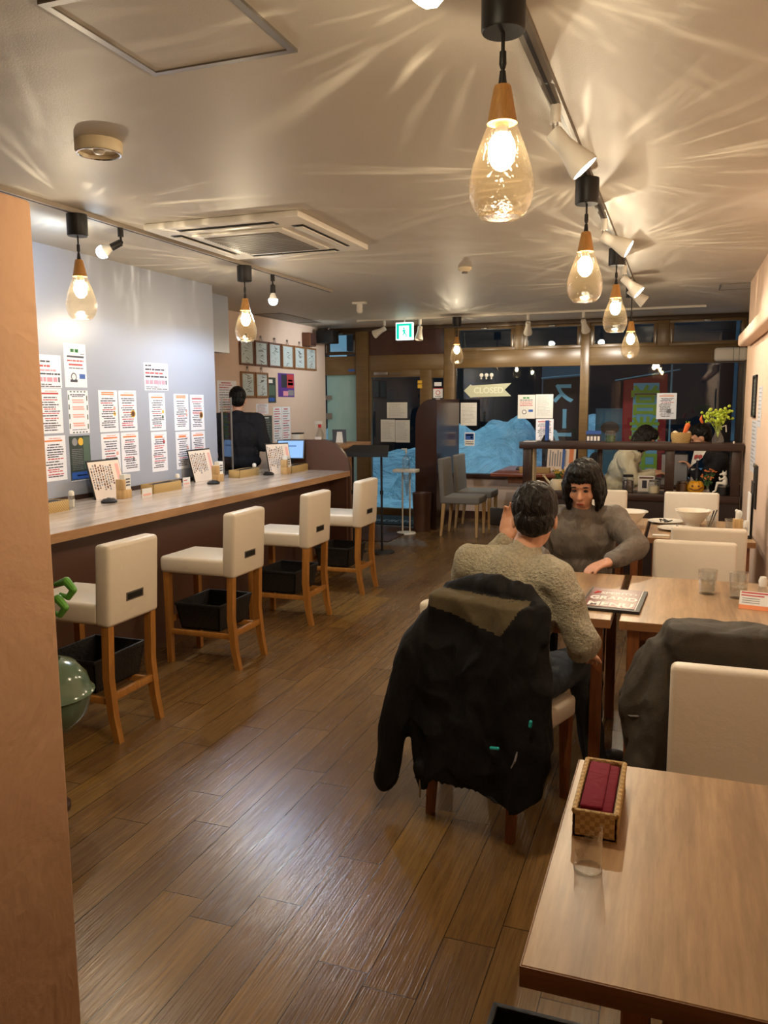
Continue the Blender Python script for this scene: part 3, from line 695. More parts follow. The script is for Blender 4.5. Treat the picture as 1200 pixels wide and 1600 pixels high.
# ------------------------------------------------------------------ divider shelf between the dining area and the window seats
dv = empty('divider_shelf', 'dark stained open shelf divider in front of the window seats', 'shelf', (0, 0, 0))
MB().box(-1.37, .50, 7.34, 7.68, 1.105, 1.165, 0, .004).build('top_board', 'dark_wood', dv)
MB().box(-1.34, .48, 7.36, 7.66, .665, .725, 0, .004).build('shelf_board', 'dark_wood', dv)
MB().box(-1.34, .48, 7.38, 7.62, .0, .665).build('lower_panel', plain('dark_panel', S(44, 30, 28), .5), dv, smooth=False)
for (x0, x1) in ((-1.34, -1.265), (-.115, -.04), (.41, .48)):
    MB().box(x0, x1, 7.37, 7.44, .725, 1.105, 0, .003).build('post', 'dark_wood', dv)
    MB().box(x0, x1, 7.58, 7.65, .725, 1.105, 0, .003).build('post', 'dark_wood', dv)
MB().box(-.70, -.66, 7.58, 7.64, .725, 1.105, 0, .003).build('post', 'dark_wood', dv)
MB().box(-1.262, -1.25, 7.44, 7.58, .725, 1.105).build('end_infill', 'cream_plastic', dv, smooth=False)
# ------------------------------------------------------------------ printed sheets
INKS = ['paper', 'ink', 'ink_red', 'ink_pink', 'ink_orange', 'ink_salmon', 'ink_green', 'ink_blue', 'ink_grey', 'poster_dark', 'ink_white', 'ink_yellow', 'ink_purple', 'ink_brown', 'ink_dkgreen', 'paper_matte', 'paper_cream', 'certificate']
IX = {n: i for i, n in enumerate(INKS)}
def sheet_mb(w, h, base='paper', th=.0008):
    return MB().box(0, w, -th, 0, 0, h, IX[base])
def mark(mb, w, h, x0, x1, z0, z1, ink):
    mb.box(x0*w, x1*w, -.0013, -.0008, z0*h, z1*h, IX[ink])
def line(mb, w, h, z, x0, x1, ink, th=.018, rnd=None):
    rnd = rnd or random
    x = x0
    while x < x1-.01:
        l = rnd.uniform(.06, .24); e = min(x+l, x1)
        mark(mb, w, h, x, e, z-th/2, z+th/2, ink); x = e + rnd.uniform(.012, .03)
def blob(mb, w, h, x, z, r, ink, ring=None):
    for rr, ik, d in (((r, ring, .0011), (r*.72, ink, .0014)) if ring else ((r, ink, .0012),)):
        t = bmesh.new(); bmesh.ops.create_circle(t, cap_ends=True, segments=16, radius=rr*w)
        mb.add(t, IX[ik], Matrix.Translation((x*w, -d, z*h)) @ Matrix.Rotation(PI/2, 4, 'X'))
def hang(mb, label, cat, loc, rotz, group, name='poster', tilt=0):
    o = mb.build(name, INKS, smooth=False); tag(o, label, cat, group)
    o.location = loc; o.rotation_euler = (tilt, 0, rotz); return o
RW = PI/2          # a sheet on a wall that faces +x
def menu_sheet(w, h, seed, head='ink_orange', style=0):
    r = random.Random(seed); m = sheet_mb(w, h)
    if style == 0:
        for z in (.945, .90): mark(m, w, h, .16, .82, z-.016, z+.016, head)
        mark(m, w, h, .6, .85, .853, .868, 'ink_salmon')
    elif style == 1:
        line(m, w, h, .94, .3, .8, 'ink_salmon', .02, r); mark(m, w, h, .12, .86, .87, .905, head)
    else:
        mark(m, w, h, .2, .8, .91, .925, 'ink_salmon'); mark(m, w, h, .22, .72, .845, .895, head); mark(m, w, h, .7, .85, .83, .84, 'ink_red')
    z = .80
    while z > .07:
        ink = r.choice(['ink', 'ink', 'ink', 'ink_red', 'ink', 'ink']); a = r.uniform(.1, .26); line(m, w, h, z, a, r.uniform(.68, .9), ink, .023, r); z -= r.uniform(.043, .066)
    return m
X0 = -3.7795
def wallsheet(mb, y, z, label, group='laminated notices on the white counter wall'):
    return hang(mb, label, 'notice', (X0, y, z), RW, group)
# large notices
m = sheet_mb(.30, .205); r = random.Random(3)
for z, ink, a, e, th in ((.9, 'ink', .05, .3, .05), (.76, 'ink', .05, .85, .06), (.63, 'ink_red', .05, .78, .06), (.50, 'ink', .05, .95, .06), (.30, 'ink_pink', .05, .86, .16), (.30, 'ink', .88, .93, .16), (.12, 'ink', .05, .6, .03), (.05, 'ink', .05, .95, .03)): line(m, .3, .205, z, a, e, ink, th, r)
wallsheet(m, 5.16, 1.63, 'wide laminated notice with red and pink lines, topmost above the middle menu sheets')
m = sheet_mb(.26, .205); r = random.Random(5)
for z, ink, a, e, th in ((.8, 'ink', .3, .62, .05), (.66, 'ink_red', .2, .62, .06), (.53, 'ink_pink', .05, .85, .06), (.42, 'ink', .05, .95, .05), (.25, 'ink_pink', .05, .85, .14), (.25, 'ink', .88, .93, .16), (.10, 'ink', .2, .65, .03), (.04, 'ink', .2, .95, .03)): line(m, .26, .205, z, a, e, ink, th, r)
wallsheet(m, 4.03, 1.635, 'wide laminated notice half hidden by the plastered partition, upper one')
w, h = .21, .285; m = sheet_mb(w, h); r = random.Random(6)
for a in (.30, .5): 
    mark(m, w, h, a, a+.16, .80, .88, 'ink_green'); mark(m, w, h, a+.03, a+.13, .825, .84, 'paper'); mark(m, w, h, a+.03, a+.13, .85, .86, 'paper')
line(m, w, h, .77, .75, .93, 'ink', .015, r); mark(m, w, h, .14, .9, .68, .725, 'ink'); line(m, w, h, .61, .14, .88, 'ink_red', .035, r); mark(m, w, h, .2, .82, .50, .54, 'ink_red'); line(m, w, h, .44, .2, .85, 'ink', .02, r)
mark(m, w, h, .66, .92, .20, .31, 'ink_blue'); blob(m, w, h, .4, .24, .13, 'ink_white', 'ink'); mark(m, w, h, .24, .56, .12, .18, 'ink')
def soup_notice(): return m
wallsheet(m, 4.32, 1.64, 'laminated notice with green heading and blue note, highest sheet near the partition')
wallsheet(menu_sheet(.21, .285, 11, 'ink_red', 1), 4.07, 1.345, 'menu sheet with dish photo cut off by the partition, middle row')
wallsheet(menu_sheet(.21, .29, 12, 'ink_orange', 1), 4.08, 1.04, 'menu sheet cut off by the partition, bottom row')
m = sheet_mb(.195, .285); w, h = .195, .285
for q in range(5): mark(m, w, h, .12+q*.17, .20+q*.17, .955, .985, 'ink_dkgreen'); mark(m, w, h, .16+q*.16, .25+q*.16, .015, .045, 'ink_dkgreen')
for q in range(4): mark(m, w, h, .02, .07, .12+q*.22, .24+q*.22, 'ink_dkgreen'); mark(m, w, h, .91, .96, .10+q*.22, .22+q*.22, 'ink_dkgreen')
r = random.Random(8); line(m, w, h, .90, .12, .85, 'ink', .025, r); line(m, w, h, .86, .2, .75, 'ink', .02, r)
for z in (.76, .60, .42, .22): mark(m, w, h, .2, .75, z, z+.035, 'ink_salmon'); mark(m, w, h, .22, .78, z-.05, z-.015, 'ink_salmon')
line(m, w, h, .09, .15, .85, 'ink', .015, r)
wallsheet(m, 4.335, 1.335, 'notice framed by a dashed dark green border')
m = sheet_mb(.2, .30, 'poster_dark'); w, h = .2, .3; r = random.Random(9)
mark(m, w, h, 0, 1, .0, .02, 'paper'); blob(m, w, h, .26, .87, .13, 'ink_grey'); blob(m, w, h, .55, .87, .13, 'ink_yellow'); mark(m, w, h, .66, .97, .25, .97, 'ink_dkgreen')
for q in range(12): line(m, w, h, .70-q*.04, .1, .62, 'ink_grey', .012, r)
mark(m, w, h, .05, .95, .04, .2, 'ink_blue'); line(m, w, h, .12, .3, .8, 'ink_white', .03, r)
wallsheet(m, 4.325, 1.02, 'dark green and black drinks poster below the dashed-border notice')
def dish(mb, w, h, x, z): blob(mb, w, h, x, z, .14, 'ink_brown', 'ink_yellow'); mark(mb, w, h, x-.08, x+.08, z+.02, z+.05, 'ink_dkgreen')
def ms(seed, y, z, label, hd='ink_orange', st=0, d=None, sp=None, h=.29, w=.20):
    m = menu_sheet(w, h, seed, hd, st)
    if d: dish(m, w, h, *d)
    for (x, zz, ink) in sp or (): blob(m, w, h, x, zz, .07, ink)
    wallsheet(m, y, z, label)
ms(21, 4.635, 1.335, 'menu sheet with two orange headings, upper row, nearer block beside the dashed notice', 'ink_orange', 0, None, ((.82, .56, 'ink_salmon'), (.82, .43, 'ink_yellow')))
ms(22, 4.85, 1.335, 'menu sheet with curry bowl photo, upper sheet of the nearer block of four', 'ink_orange', 1, (.78, .42))
ms(23, 4.64, 1.035, 'menu sheet with one orange heading behind the first black menu stand', 'ink_orange', 1, None, ((.84, .5, 'ink_salmon'),))
ms(24, 4.855, 1.035, 'menu sheet with small grey picture, just beyond the first black menu board', 'ink_orange', 1, None, ((.68, .32, 'ink_grey'),))
ms(25, 5.205, 1.325, 'single-column menu sheet directly under the wide notice', 'ink_orange', 1, None, ((.85, .5, 'ink_yellow'), (.82, .36, 'ink_dkgreen')), .285)
ms(26, 5.21, 1.01, 'menu sheet with bold orange title, lower one of the single column', 'ink_orange', 2, None, ((.8, .74, 'ink_red'),), .305)
ms(27, 5.525, 1.315, 'menu sheet with two orange headings in the block by the wall end, upper row', 'ink_orange', 0, None, ((.84, .53, 'ink_salmon'), (.86, .42, 'ink_salmon')))
ms(28, 5.755, 1.31, 'menu sheet with curry bowl photo right at the end of the white wall', 'ink_red', 1, (.78, .42))
ms(29, 5.53, 1.005, 'menu sheet with orange title above the salt shaker, lower row by the wall end', 'ink_orange', 2, None, ((.82, .56, 'ink_salmon'),), .30)
ms(30, 5.755, 1.01, 'menu sheet partly behind the second black menu stand', 'ink_orange', 1)
# framed autographs and prints on the beige wall
def framed(label, y0, y1, z0, z1, mt, seed, hook=True):
    t = empty('picture_frame', label, 'framed autograph', (-4.615, y0, z0), RW, 'framed autographs on the beige wall')
    w, h = y1-y0, z1-z0; f = .022
    b = MB()
    for a in ((0, w, 0, f), (0, w, h-f, h), (0, f, f, h-f), (w-f, w, f, h-f)): b.box(a[0], a[1], -.018, 0, a[2], a[3], 0, .002, 1)
    b.build('frame', mt, t, smooth=False)
    m = MB().box(f, w-f, -.008, -.004, f, h-f, IX['certificate']); r = random.Random(seed)
    for q in range(9):
        z = .86-q*.09; a = r.uniform(.2, .4)
        if r.random() < .85:
            t0 = Vector((a*w, -.0085, z*h))
            for s_ in range(r.randint(1, 3)):
                p = t0 + Vector((r.uniform(.0, .08), 0, r.uniform(-.01, .01))); q_ = p + Vector((r.uniform(.02, .09), 0, r.uniform(-.03, .03)))
                q_.x = min(q_.x, w-f-.02); p.x = min(p.x, w-f-.03)
                n_ = (q_-p).cross(Vector((0, 1, 0))).normalized()*r.uniform(.0015, .004)
                m.prism([p-n_, p+n_, q_+n_, q_-n_], (0, -.0006, 0), IX['ink_grey'] if r.random() < .5 else IX['ink'])
    if seed == 41: blob(m, w, h, .3, .25, .14, 'ink_salmon')
    m.build('signed_card', INKS, t, smooth=False)
    MB().box(f, w-f, -.012, -.0105, f, h-f).build('glazing', 'acrylic', t, smooth=False)
    if hook: MB().tube([(w*.4, -.006, h), (w/2, -.006, h+.05), (w*.6, -.006, h)], .0025, 0, 6).box(w/2-.012, w/2+.012, -.012, 0, h+.035, h+.06).build('hook', 'steel', t, smooth=False)
names = ['with a pinkish print low on its card, first of the upper row', 'with brown wood frame, second of the upper row', 'with brown wood frame, third of the upper row', 'with pale wood frame, fourth of the upper row', 'with bold black brush strokes, fifth of the upper row', 'at the window end of the upper row']
for i in range(6):
    framed('framed autograph card ' + names[i], 8.02+i*.338, 8.335+i*.338, 1.95, 2.24, 'frame_brown' if i < 3 else 'frame_wood', 41+i)
framed('framed autograph card in the lower row, just above the staff member’s head', 8.03, 8.34, 1.59, 1.88, 'frame_wood', 51)
framed('framed autograph card in the lower row beside the dark flyer', 8.36, 8.66, 1.59, 1.88, 'frame_wood', 52)
XK = -4.6195
m = sheet_mb(.20, .30, 'poster_dark'); mark(m, .2, .3, .1, .6, .78, .92, 'ink_white'); mark(m, .2, .3, .1, .8, .06, .2, 'ink_blue'); mark(m, .2, .3, .1, .85, .3, .7, 'ink_dkgreen')
hang(m, 'narrow dark green flyer between the autographs and the purple poster', 'flyer', (XK, 8.68, 1.53), RW, None)
w, h = .44, .29; m = sheet_mb(w, h, 'ink_purple'); mark(m, w, h, .2, .55, .4, .95, 'ink'); mark(m, w, h, .55, .97, .38, .97, 'ink_red'); mark(m, w, h, .6, .92, .5, .62, 'ink_white'); mark(m, w, h, .62, .9, .66, .74, 'ink_white'); mark(m, w, h, .3, .6, .05, .25, 'ink_pink'); mark(m, w, h, .6, .96, .06, .3, 'ink_grey')
for q in range(6): blob(m, w, h, .25+.05*q, .45+.08*((q*3) % 5), .03, 'ink_white')
hang(m, 'bright purple and red poster on the beige wall', 'poster', (XK, 8.94, 1.60), RW, None)
def kit(seed, y, z, w, h, label, base='paper'):
    m = sheet_mb(w, h, base); r = random.Random(seed); zz = .92
    mark(m, w, h, .2, .7, .92, .95, 'ink_red' if base == 'paper' else 'ink_white')
    while zz > .1:
        line(m, w, h, zz-.05, .1, r.uniform(.6, .9), r.choice(['ink', 'ink_grey', 'ink_red']) if base == 'paper' else 'ink_grey', .025, r); zz -= .07
    hang(m, label, 'notice', (XK, y, z), RW, None)
kit(61, 7.55, 1.40, .40, .37, 'large paper notice beside the head of the staff member'); kit(62, 8.38, 1.40, .30, .12, 'small strip notice behind the staff member’s shoulder')
kit(63, 8.50, .98, .26, .40, 'dark menu poster with pale lines beside the staff member', 'poster_dark')
kit(64, 8.80, 1.06, .22, .42, 'tall notice covered in dense lines, first of two taped together'); kit(65, 9.03, 1.06, .22, .42, 'tall notice covered in dense lines, second of two taped together')
m = sheet_mb(.24, .10, 'ink_purple'); mark(m, .24, .1, 0, 1, .5, .8, 'ink_white'); mark(m, .24, .1, .1, .9, .1, .4, 'ink_red')
hang(m, 'small pink and black card under the two tall notices', 'card', (XK, 9.02, .965), RW, None)
for z, l in ((1.565, 'upper'), (1.30, 'lower')):
    tag(MB().box(-.09, 0, -.003, 0, 0, .06 if z > 1.5 else .085).build('grey_tape', 'grey_plastic', None, (-4.53, 10.36, z), smooth=False), l + ' grey tape patch at the corner of the beige wall', 'tape')
# sheets stuck on the shop front glass
YG = Y0 - .004; YD = Y0 - .002
def front(m, label, x, z, cat='notice', y=YG, grp=None): return hang(m, label, cat, (x, y, z), 0, grp)
def grey_lines(w, h, seed, base='paper_matte', n=14):
    m = sheet_mb(w, h, base); r = random.Random(seed)
    for q in range(n): line(m, w, h, .9-q*.82/n, .1, r.uniform(.6, .9), 'ink_grey', .010, r)
    return m
front(grey_lines(.29, .21, 71), 'single white paper sheet taped at the top on the door glass', -3.74, 1.315, y=YD)
front(grey_lines(.205, .30, 72), 'lower white paper sheet on the door glass, hinge side of the pair', -3.83, .995, y=YD)
front(grey_lines(.205, .30, 73), 'lower white paper sheet on the door glass, handle side of the pair', -3.62, .99, y=YD)
front(grey_lines(.215, .295, 74), 'white paper sheet on the window under the arrow sign', -2.715, 1.22)
w, h = .22, .30; m = sheet_mb(w, h, 'paper_matte'); r = random.Random(75)
for a in (.30, .5): mark(m, w, h, a, a+.16, .84, .90, 'ink_green')
for z, ink in ((.78, 'ink'), (.70, 'ink_red'), (.62, 'ink_red'), (.55, 'ink_red')): line(m, w, h, z, .12, .85, ink, .03, r)
blob(m, w, h, .38, .28, .13, 'ink_white', 'ink'); mark(m, w, h, .62, .88, .28, .38, 'ink_blue')
front(m, 'white notice with green heading and red lines on the shop window', -1.965, 1.31)
front(grey_lines(.22, .30, 76), 'blank-looking white sheet beside the green-headed notice on the window', -1.74, 1.315)
m = menu_sheet(.22, .30, 77, 'ink_red', 1); front(m, 'menu sheet on the window directly over the divider end', -1.73, 1.005)
m = menu_sheet(.225, .31, 78, 'ink_orange', 1); blob(m, .225, .31, .62, .3, .12, 'ink_grey'); front(m, 'menu sheet on the window beside the red banner', -.285, 1.305)
w, h = .135, .175; m = sheet_mb(w, h, 'paper'); mark(m, w, h, .08, .92, .45, .92, 'ink_blue'); mark(m, w, h, .15, .85, .75, .85, 'ink_white'); mark(m, w, h, .6, .8, .55, .7, 'ink_white'); mark(m, w, h, .08, .92, .08, .4, 'ink_white'); line(m, w, h, .3, .1, .9, 'ink_red', .06); line(m, w, h, .15, .1, .9, 'ink_blue', .06)
front(m, 'small blue and white sticker low on the shop window', -2.66, .955, 'sticker')
m = sheet_mb(.10, .05, 'paper'); front(m, 'blank white label at the top of the door sidelight', -3.075, 1.735, 'sticker', YD)
w, h = .13, .13; m = sheet_mb(w, h, 'paper'); mark(m, w, h, 0, 1, .9, 1, 'ink_red'); blob(m, w, h, .5, .52, .24, 'paper', 'ink_red'); mark(m, w, h, .3, .6, .5, .56, 'ink_red'); mark(m, w, h, .2, .8, .12, .2, 'ink_grey')
front(m, 'white square sticker with red ring on the sidelight', -3.09, 1.58, 'sticker', YD)
front(sheet_mb(.06, .06, 'paper'), 'tiny white sticker on the sidelight', -3.055, 1.51, 'sticker', YD)
front(sheet_mb(.09, .09, 'paper_cream'), 'cream square note on the sidelight', -3.07, 1.35, 'sticker', YD)
w, h = .135, .165; m = MB().box(0, w, -.0008, 0, 0, h, 0)
for p, q, th in (((.25, .65), (.75, .72), .06), ((.5, .85), (.3, .45), .06), ((.3, .45), (.8, .5), .05), ((.55, .55), (.8, .2), .06), ((.55, .35), (.25, .15), .05)):
    a = Vector((p[0]*w, -.0008, p[1]*h)); b_ = Vector((q[0]*w, -.0008, q[1]*h)); n_ = (b_-a).cross(Vector((0, 1, 0))).normalized()*th*w
    m.prism([a-n_, a+n_, b_+n_, b_-n_], (0, -.0006, 0), 1)
o = m.build('sticker', ['red', 'ink_white'], smooth=False); tag(o, 'red sticker with white brush mark on the sidelight', 'sticker'); o.location = (-3.09, YD, 1.09)
m = sheet_mb(.10, .03, 'ink_blue'); front(m, 'small blue sticker on the bronze frame over the frosted window', -4.28, 1.945, 'sticker', Y0-.046)
# arrow sign
t = empty('arrow_sign', 'cream wooden arrow sign lettered CLOSED on the shop window', 'sign', (-2.67, Y0-.02, 1.585))
MB().prism([(0, 0, .085), (.09, 0, .165), (.105, 0, .15), (.62, 0, .175), (.535, 0, .09), (.62, 0, .01), (.13, 0, .0), (.09, 0, -.005)], (0, .012, 0)).build('board', 'green_sign', t, smooth=False)
b = MB(); text_into(b, 'CLOSED', .105, Matrix.Translation((.325, -.001, .083)) @ Matrix.Rotation(PI/2, 4, 'X'), 0, .001, .002, 1.0); b.build('lettering', 'sign_letter', t, smooth=False)
# three white balls modelled to stand for a reflection in the glass
for i in range(3):
    tag(MB().ball((0, 0, 0), (.026, .012, .026), 0, 14).ball((0, -.008, -.04), (.012, .008, .014), 0, 8).build('window_reflection', 'white_plastic', None, (-2.44+.066*i, Y0-.012, 1.865)), 'one of three round white balls standing for a reflection above the arrow sign', 'hook', 'modelled reflections on the window')
# ------------------------------------------------------------------ the street outside
g = MB().box(-30, 25, 10.49, 60, -.12, -.02); tag(g.build('snowy_ground', 'snow', smooth=False), 'snow covered pavement outside the shop front', 'snow', kind='stuff')
tag(MB().box(-30, 25, 20, 27, -.0195, -.003).build('road', 'asphalt', smooth=False), 'wet dark road behind the snow, seen through the door', 'road')
def bank(label, x0, x1, y0, y1, h, seed):
    b = MB(); t = bmesh.new(); nx, ny = 46, 22; r = random.Random(seed); ph = [r.uniform(0, 6) for _ in range(8)]
    V = [[None]*(ny+1) for _ in range(nx+1)]
    for i in range(nx+1):
        for j in range(ny+1):
            u, v = i/nx, j/ny; x = x0+(x1-x0)*u; y = y0+(y1-y0)*v
            e = min(1, 7*u, 5*(1-u))**.6*min(1, 2.6*v)**.8*min(1, 4*(1-v)+.001)**.6
            z = h*e*(.80+.05*math.sin(x*2.3+ph[0])+.04*math.sin(x*5.1+y*3+ph[1])+.05*math.sin(y*7+ph[2]+x)+.04*math.sin(x*13+y*9+ph[3]))
            V[i][j] = t.verts.new((x, y, z-.0195))
    for i in range(nx):
        for j in range(ny): t.faces.new((V[i][j], V[i+1][j], V[i+1][j+1], V[i][j+1]))
    bmesh.ops.recalc_face_normals(t, faces=t.faces); b.add(t, 0)
    return tag(b.build('snow_bank', 'snow', ang=180), label, 'snow bank')
bank('ploughed snow bank behind the window with the arrow sign', -4.5, -1.95, 12.2, 15.2, 1.36, 1)
bank('snow bank behind the window with the red banner', -1.93, -.25, 12.3, 15.0, 1.45, 2)
bank('distant lit snow bank across the road seen through the door', -13.5, -4.5, 28.5, 32, 1.6, 4)
bank('low snow mound on the pavement seen through the door', -7.6, -4.2, 15.5, 18.5, .55, 3)
def building(label, x0, x1, y0, y1, h, mt, wins):
    t = empty('street_building', label, 'building', ((x0+x1)/2, y0, 0)); cx = (x0+x1)/2
    MB().box(x0-cx, x1-cx, 0, y1-y0, 0, h).box(x0-cx-.1, x1-cx+.1, -.2, 0, h-.3, h).build('walls', mt, t, smooth=False)
    for (a, b_, c, d, k_) in wins:
        MB().box(a-cx, b_-cx, -.04, .02, c, d).build('window', k_, t, smooth=False)
building('dark house across the street behind the shop window', -9, 1.2, 22.5, 28, 8, 'night_wall', ((-6.0, -4.9, .6, 2.6, 'black_matte'), (-3.6, -2.4, 1.7, 3.0, 'ink_grey'), (-1.5, -.4, 1.2, 2.2, 'black_matte')))
building('dark red building far up the street seen through the door', -22, -9.5, 33, 40, 9, 'night_wall_red', ((-14.5, -13.7, 2.6, 4.4, 'lit_window'), (-12.2, -11.2, 4.0, 4.6, 'lit_window'), (-17.2, -16.4, 3.2, 3.5, 'lit_warm'), (-11.8, -10.6, 1.0, 2.8, 'night_wall')))
building('dark building across the street behind the red banner', 1.6, 14, 21, 28, 8, 'night_wall', ((1.9, 3.2, 3.0, 3.3, 'ink_grey'), (4, 5, 1, 2.6, 'black_matte')))
# vertical cloth banners, lettering seen from the back
t = empty('soup_banner', 'dark brown street banner with big pale blue katakana seen mirrored through the glass', 'banner', (-1.52, 11.3, 0))
MB().prism([(-.27, 0, .25), (.30, 0, .25), (.30, 0, 1.86), (-.27, 0, 1.82)], (0, .012, 0)).build('cloth', 'banner_brown', t, smooth=False)
MB().cone((.33, 0, 0), (.33, 0, 2.0), .012).cone((-.3, 0, 1.84), (.34, 0, 1.885), .008).lathe([(0, -.03), (.2, -.03), (.2, .05), (0, .08)], (.33, 0, .03)).build('pole', 'pole_blue', t)
b = MB()
for s_, z in (('ス', 1.62), ('ー', 1.29), ('プ', .97)):
    mx = Matrix.Translation((0, -.004, z)) @ Matrix.Rotation(PI/2, 4, 'X') @ Matrix.Diagonal((-1, 1, 1, 1))
    if s_ == 'ー': mx = mx @ Matrix.Rotation(PI/2, 4, 'Z')
    text_into(b, s_, .30, mx, 0, .002, .012)
b.build('lettering', 'banner_blue', t, smooth=False)
t = empty('red_banner', 'red street banner with large lime green character outside the window', 'banner', (-.46, 11.5, 0))
MB().prism([(-.29, 0, .30), (.27, 0, .30), (.27, 0, 1.88), (-.29, 0, 1.80)], (0, .012, 0)).build('cloth', 'banner_red', t, smooth=False)
MB().box(-.16, .17, -.004, 0, 1.62, 1.76).box(-.16, .17, -.004, 0, .40, 1.60).build('blue_field', 'banner_blue', t, smooth=False)
b = MB(); ch = '営業中'
for q, c_ in enumerate(ch): text_into(b, c_, .42, Matrix.Translation((0, -.008, 1.50-q*.42)) @ Matrix.Rotation(PI/2, 4, 'X') @ Matrix.Diagonal((-1, 1, 1, 1)), 0, .002, .007)
b.build('lettering', 'banner_green', t, smooth=False)
MB().cone((.32, 0, 0), (.32, 0, 2.0), .012).cone((-.40, 0, 1.80), (.42, 0, 1.93), .008).lathe([(0, -.03), (.2, -.03), (.2, .05), (0, .08)], (.32, 0, .03)).build('pole', 'pole_blue', t)
t = empty('street_signboard', 'small pale standing sign with a bowl picture outside the window', 'sign', (-.94, 11.9, 0))
MB().box(-.2, .2, -.02, .02, .5, 1.42, 0, .005).build('board', plain('sign_board', S(96, 116, 124), .7), t); MB().ball((0, -.022, 1.15), (.13, .006, .09), 0, 18).build('bowl_picture', 'ink_brown', t)
for s in (-.17, .17): MB().box(s-.015, s+.015, -.015, .015, -.02, .52).build('leg', 'black_matte', t, smooth=False)
# ------------------------------------------------------------------ entrance: mats, stands, low wall, reception
t = empty('door_mat', 'black doormat with white lettering inside the entrance door', 'mat', (-3.42, 9.86, 0))
MB().box(-.5, .5, -.36, .40, 0, .012, 0, .003).build('mat_body', 'mat_black', t, smooth=False)
b = MB(); r = random.Random(81)
for q in range(9):
    x = -.40+q*.083
    b.box(x, x+.055, -.02, .0, .012, .0135); b.box(x, x+.014, -.16, .0, .012, .0135)
    if q % 2: b.box(x, x+.055, -.16, -.14, .012, .0135)
    else: b.box(x+.04, x+.054, -.16, .0, .012, .0135)
b.build('lettering', 'ink_grey', t, smooth=False); MB().box(.33, .46, -.15, .05, .012, .0135).build('red_patch', 'red', t, smooth=False)
tag(MB().box(-3.68, -2.98, 8.30, 9.35, 0, .01, 0, .003).build('floor_mat', 'mat_brown', smooth=False), 'dark reddish brown floor mat between counter end and doormat', 'mat')
t = empty('low_screen_wall', 'dark brown low screen wall with rounded top corner beside the door', 'partition', (0, 0, 0))
pts = [(-2.985, 9.3, 0), (-2.985, 9.3, 1.30)]
for q in range(1, 11): a = PI - PI/2*q/10; pts.append((-2.79+.195*math.cos(a), 9.3, 1.30+.26*math.sin(a)))
pts += [(-2.72, 9.3, 1.56), (-2.72, 9.3, 0)]
MB().prism(pts, (0, 1.04, 0)).build('wall_body', 'brown_panel', t, ang=20)
t = empty('waste_bin', 'dark brown cylindrical bin in front of the low screen wall', 'bin', (-2.865, 9.18, 0))
MB().lathe([(0, 0), (.10, 0), (.115, .46), (.105, .46), (.1, .44), (0, .44)]).build('bin_body', 'counter_brown', t, ang=50)
t = empty('menu_lectern', 'black two-pole lectern stand with round foot before the entrance door', 'stand', (-2.98, 7.68, 0), .12)
for x in (-.15, .15):
    MB().lathe([(0, 0), (.13, 0), (.125, .012), (.02, .022), (0, .022)], (x, 0, 0)).build('foot_plate', 'black_matte', t)
    MB().cone((x, 0, .01), (x, 0, 1.02), .011).cone((x, 0, .60), (x, 0, .64), .017).build('pole', 'black_matte', t)
w = .50; z = 1.01
MB().prism([(-w/2, -.15, z-.02), (w/2, -.15, z-.02), (w/2-.06, .17, z+.07), (-w/2+.06, .17, z+.07)], (0, 0, .012)).box(-w/2, w/2, -.165, -.15, z-.02, z+.02).build('desk', 'black_matte', t, smooth=False)
t = empty('sanitizer_stand', 'white pump bottle stand with round base beside the entrance', 'sanitizer stand', (-2.99, 8.96, 0))
MB().lathe([(0, 0), (.115, 0), (.11, .012), (.03, .02), (0, .02)]).build('foot_plate', 'white_plastic', t)
for s in (-.045, .045): MB().cone((s, 0, .01), (s, 0, .72), .009).build('pole', 'white_plastic', t)
MB().box(-.14, .14, -.08, .08, .72, .755, 0, .004).build('tray', 'white_plastic', t)
t2 = MB().lathe([(0, 0), (.042, 0), (.044, .02), (.044, .12), (.02, .15), (.012, .155), (.012, .19), (0, .19)]).build('bottle', 'clear_glass', t, (0, 0, .755))
MB().cone((0, 0, .19), (0, 0, .23), .012).box(-.055, .012, -.01, .01, .225, .24, 0, .003).build('pump', 'white_plastic', t2)
MB().lathe([(.05, .64), (.055, .7), (.05, .7), (.012, .5), (.005, .44), (.02, .6)], (.02, -.03, 0)).build('drip_catcher', 'clear_glass', t)
t = empty('reception_counter', 'wooden reception ledge behind the counter end screen', 'counter', (0, 0, 0))
MB().box(-3.78, -3.22, 7.10, 8.42, 1.06, 1.10, 0, .004).build('ledge_top', 'counter_edge', t)
MB().box(-3.72, -3.40, 7.15, 8.36, 0, 1.06, 0).build('ledge_body', 'counter_edge', t, smooth=False)
t = empty('tablet', 'lit blue-white tablet screen behind the third menu stand', 'tablet', (-3.42, 6.83, .90), .25)
MB().prism([(-.13, 0, .11), (.13, 0, .11), (.13, .05, .285), (-.13, .05, .285)], (0, .012, 0)).build('tablet_body', 'black', t, smooth=False)
MB().prism([(-.12, -.003, .12), (.12, -.003, .12), (.12, .043, .277), (-.12, .043, .277)], (0, .002, 0)).prism([(-.02, -.001, .225), (.06, -.001, .225), (.06, .002, .235), (-.02, .002, .235)], (0, -.004, 0), 1).build('screen', ['screen', 'screen_dark'], t, smooth=False)
MB().box(-.10, .10, .0, .08, 0, .012).box(-.02, .02, .03, .05, 0, .2).build('tablet_stand', 'black', t, smooth=False)
t = empty('spray_bottle', 'clear spray bottle with red and white trigger on the reception ledge', 'bottle', (-3.60, 7.9, 1.10))
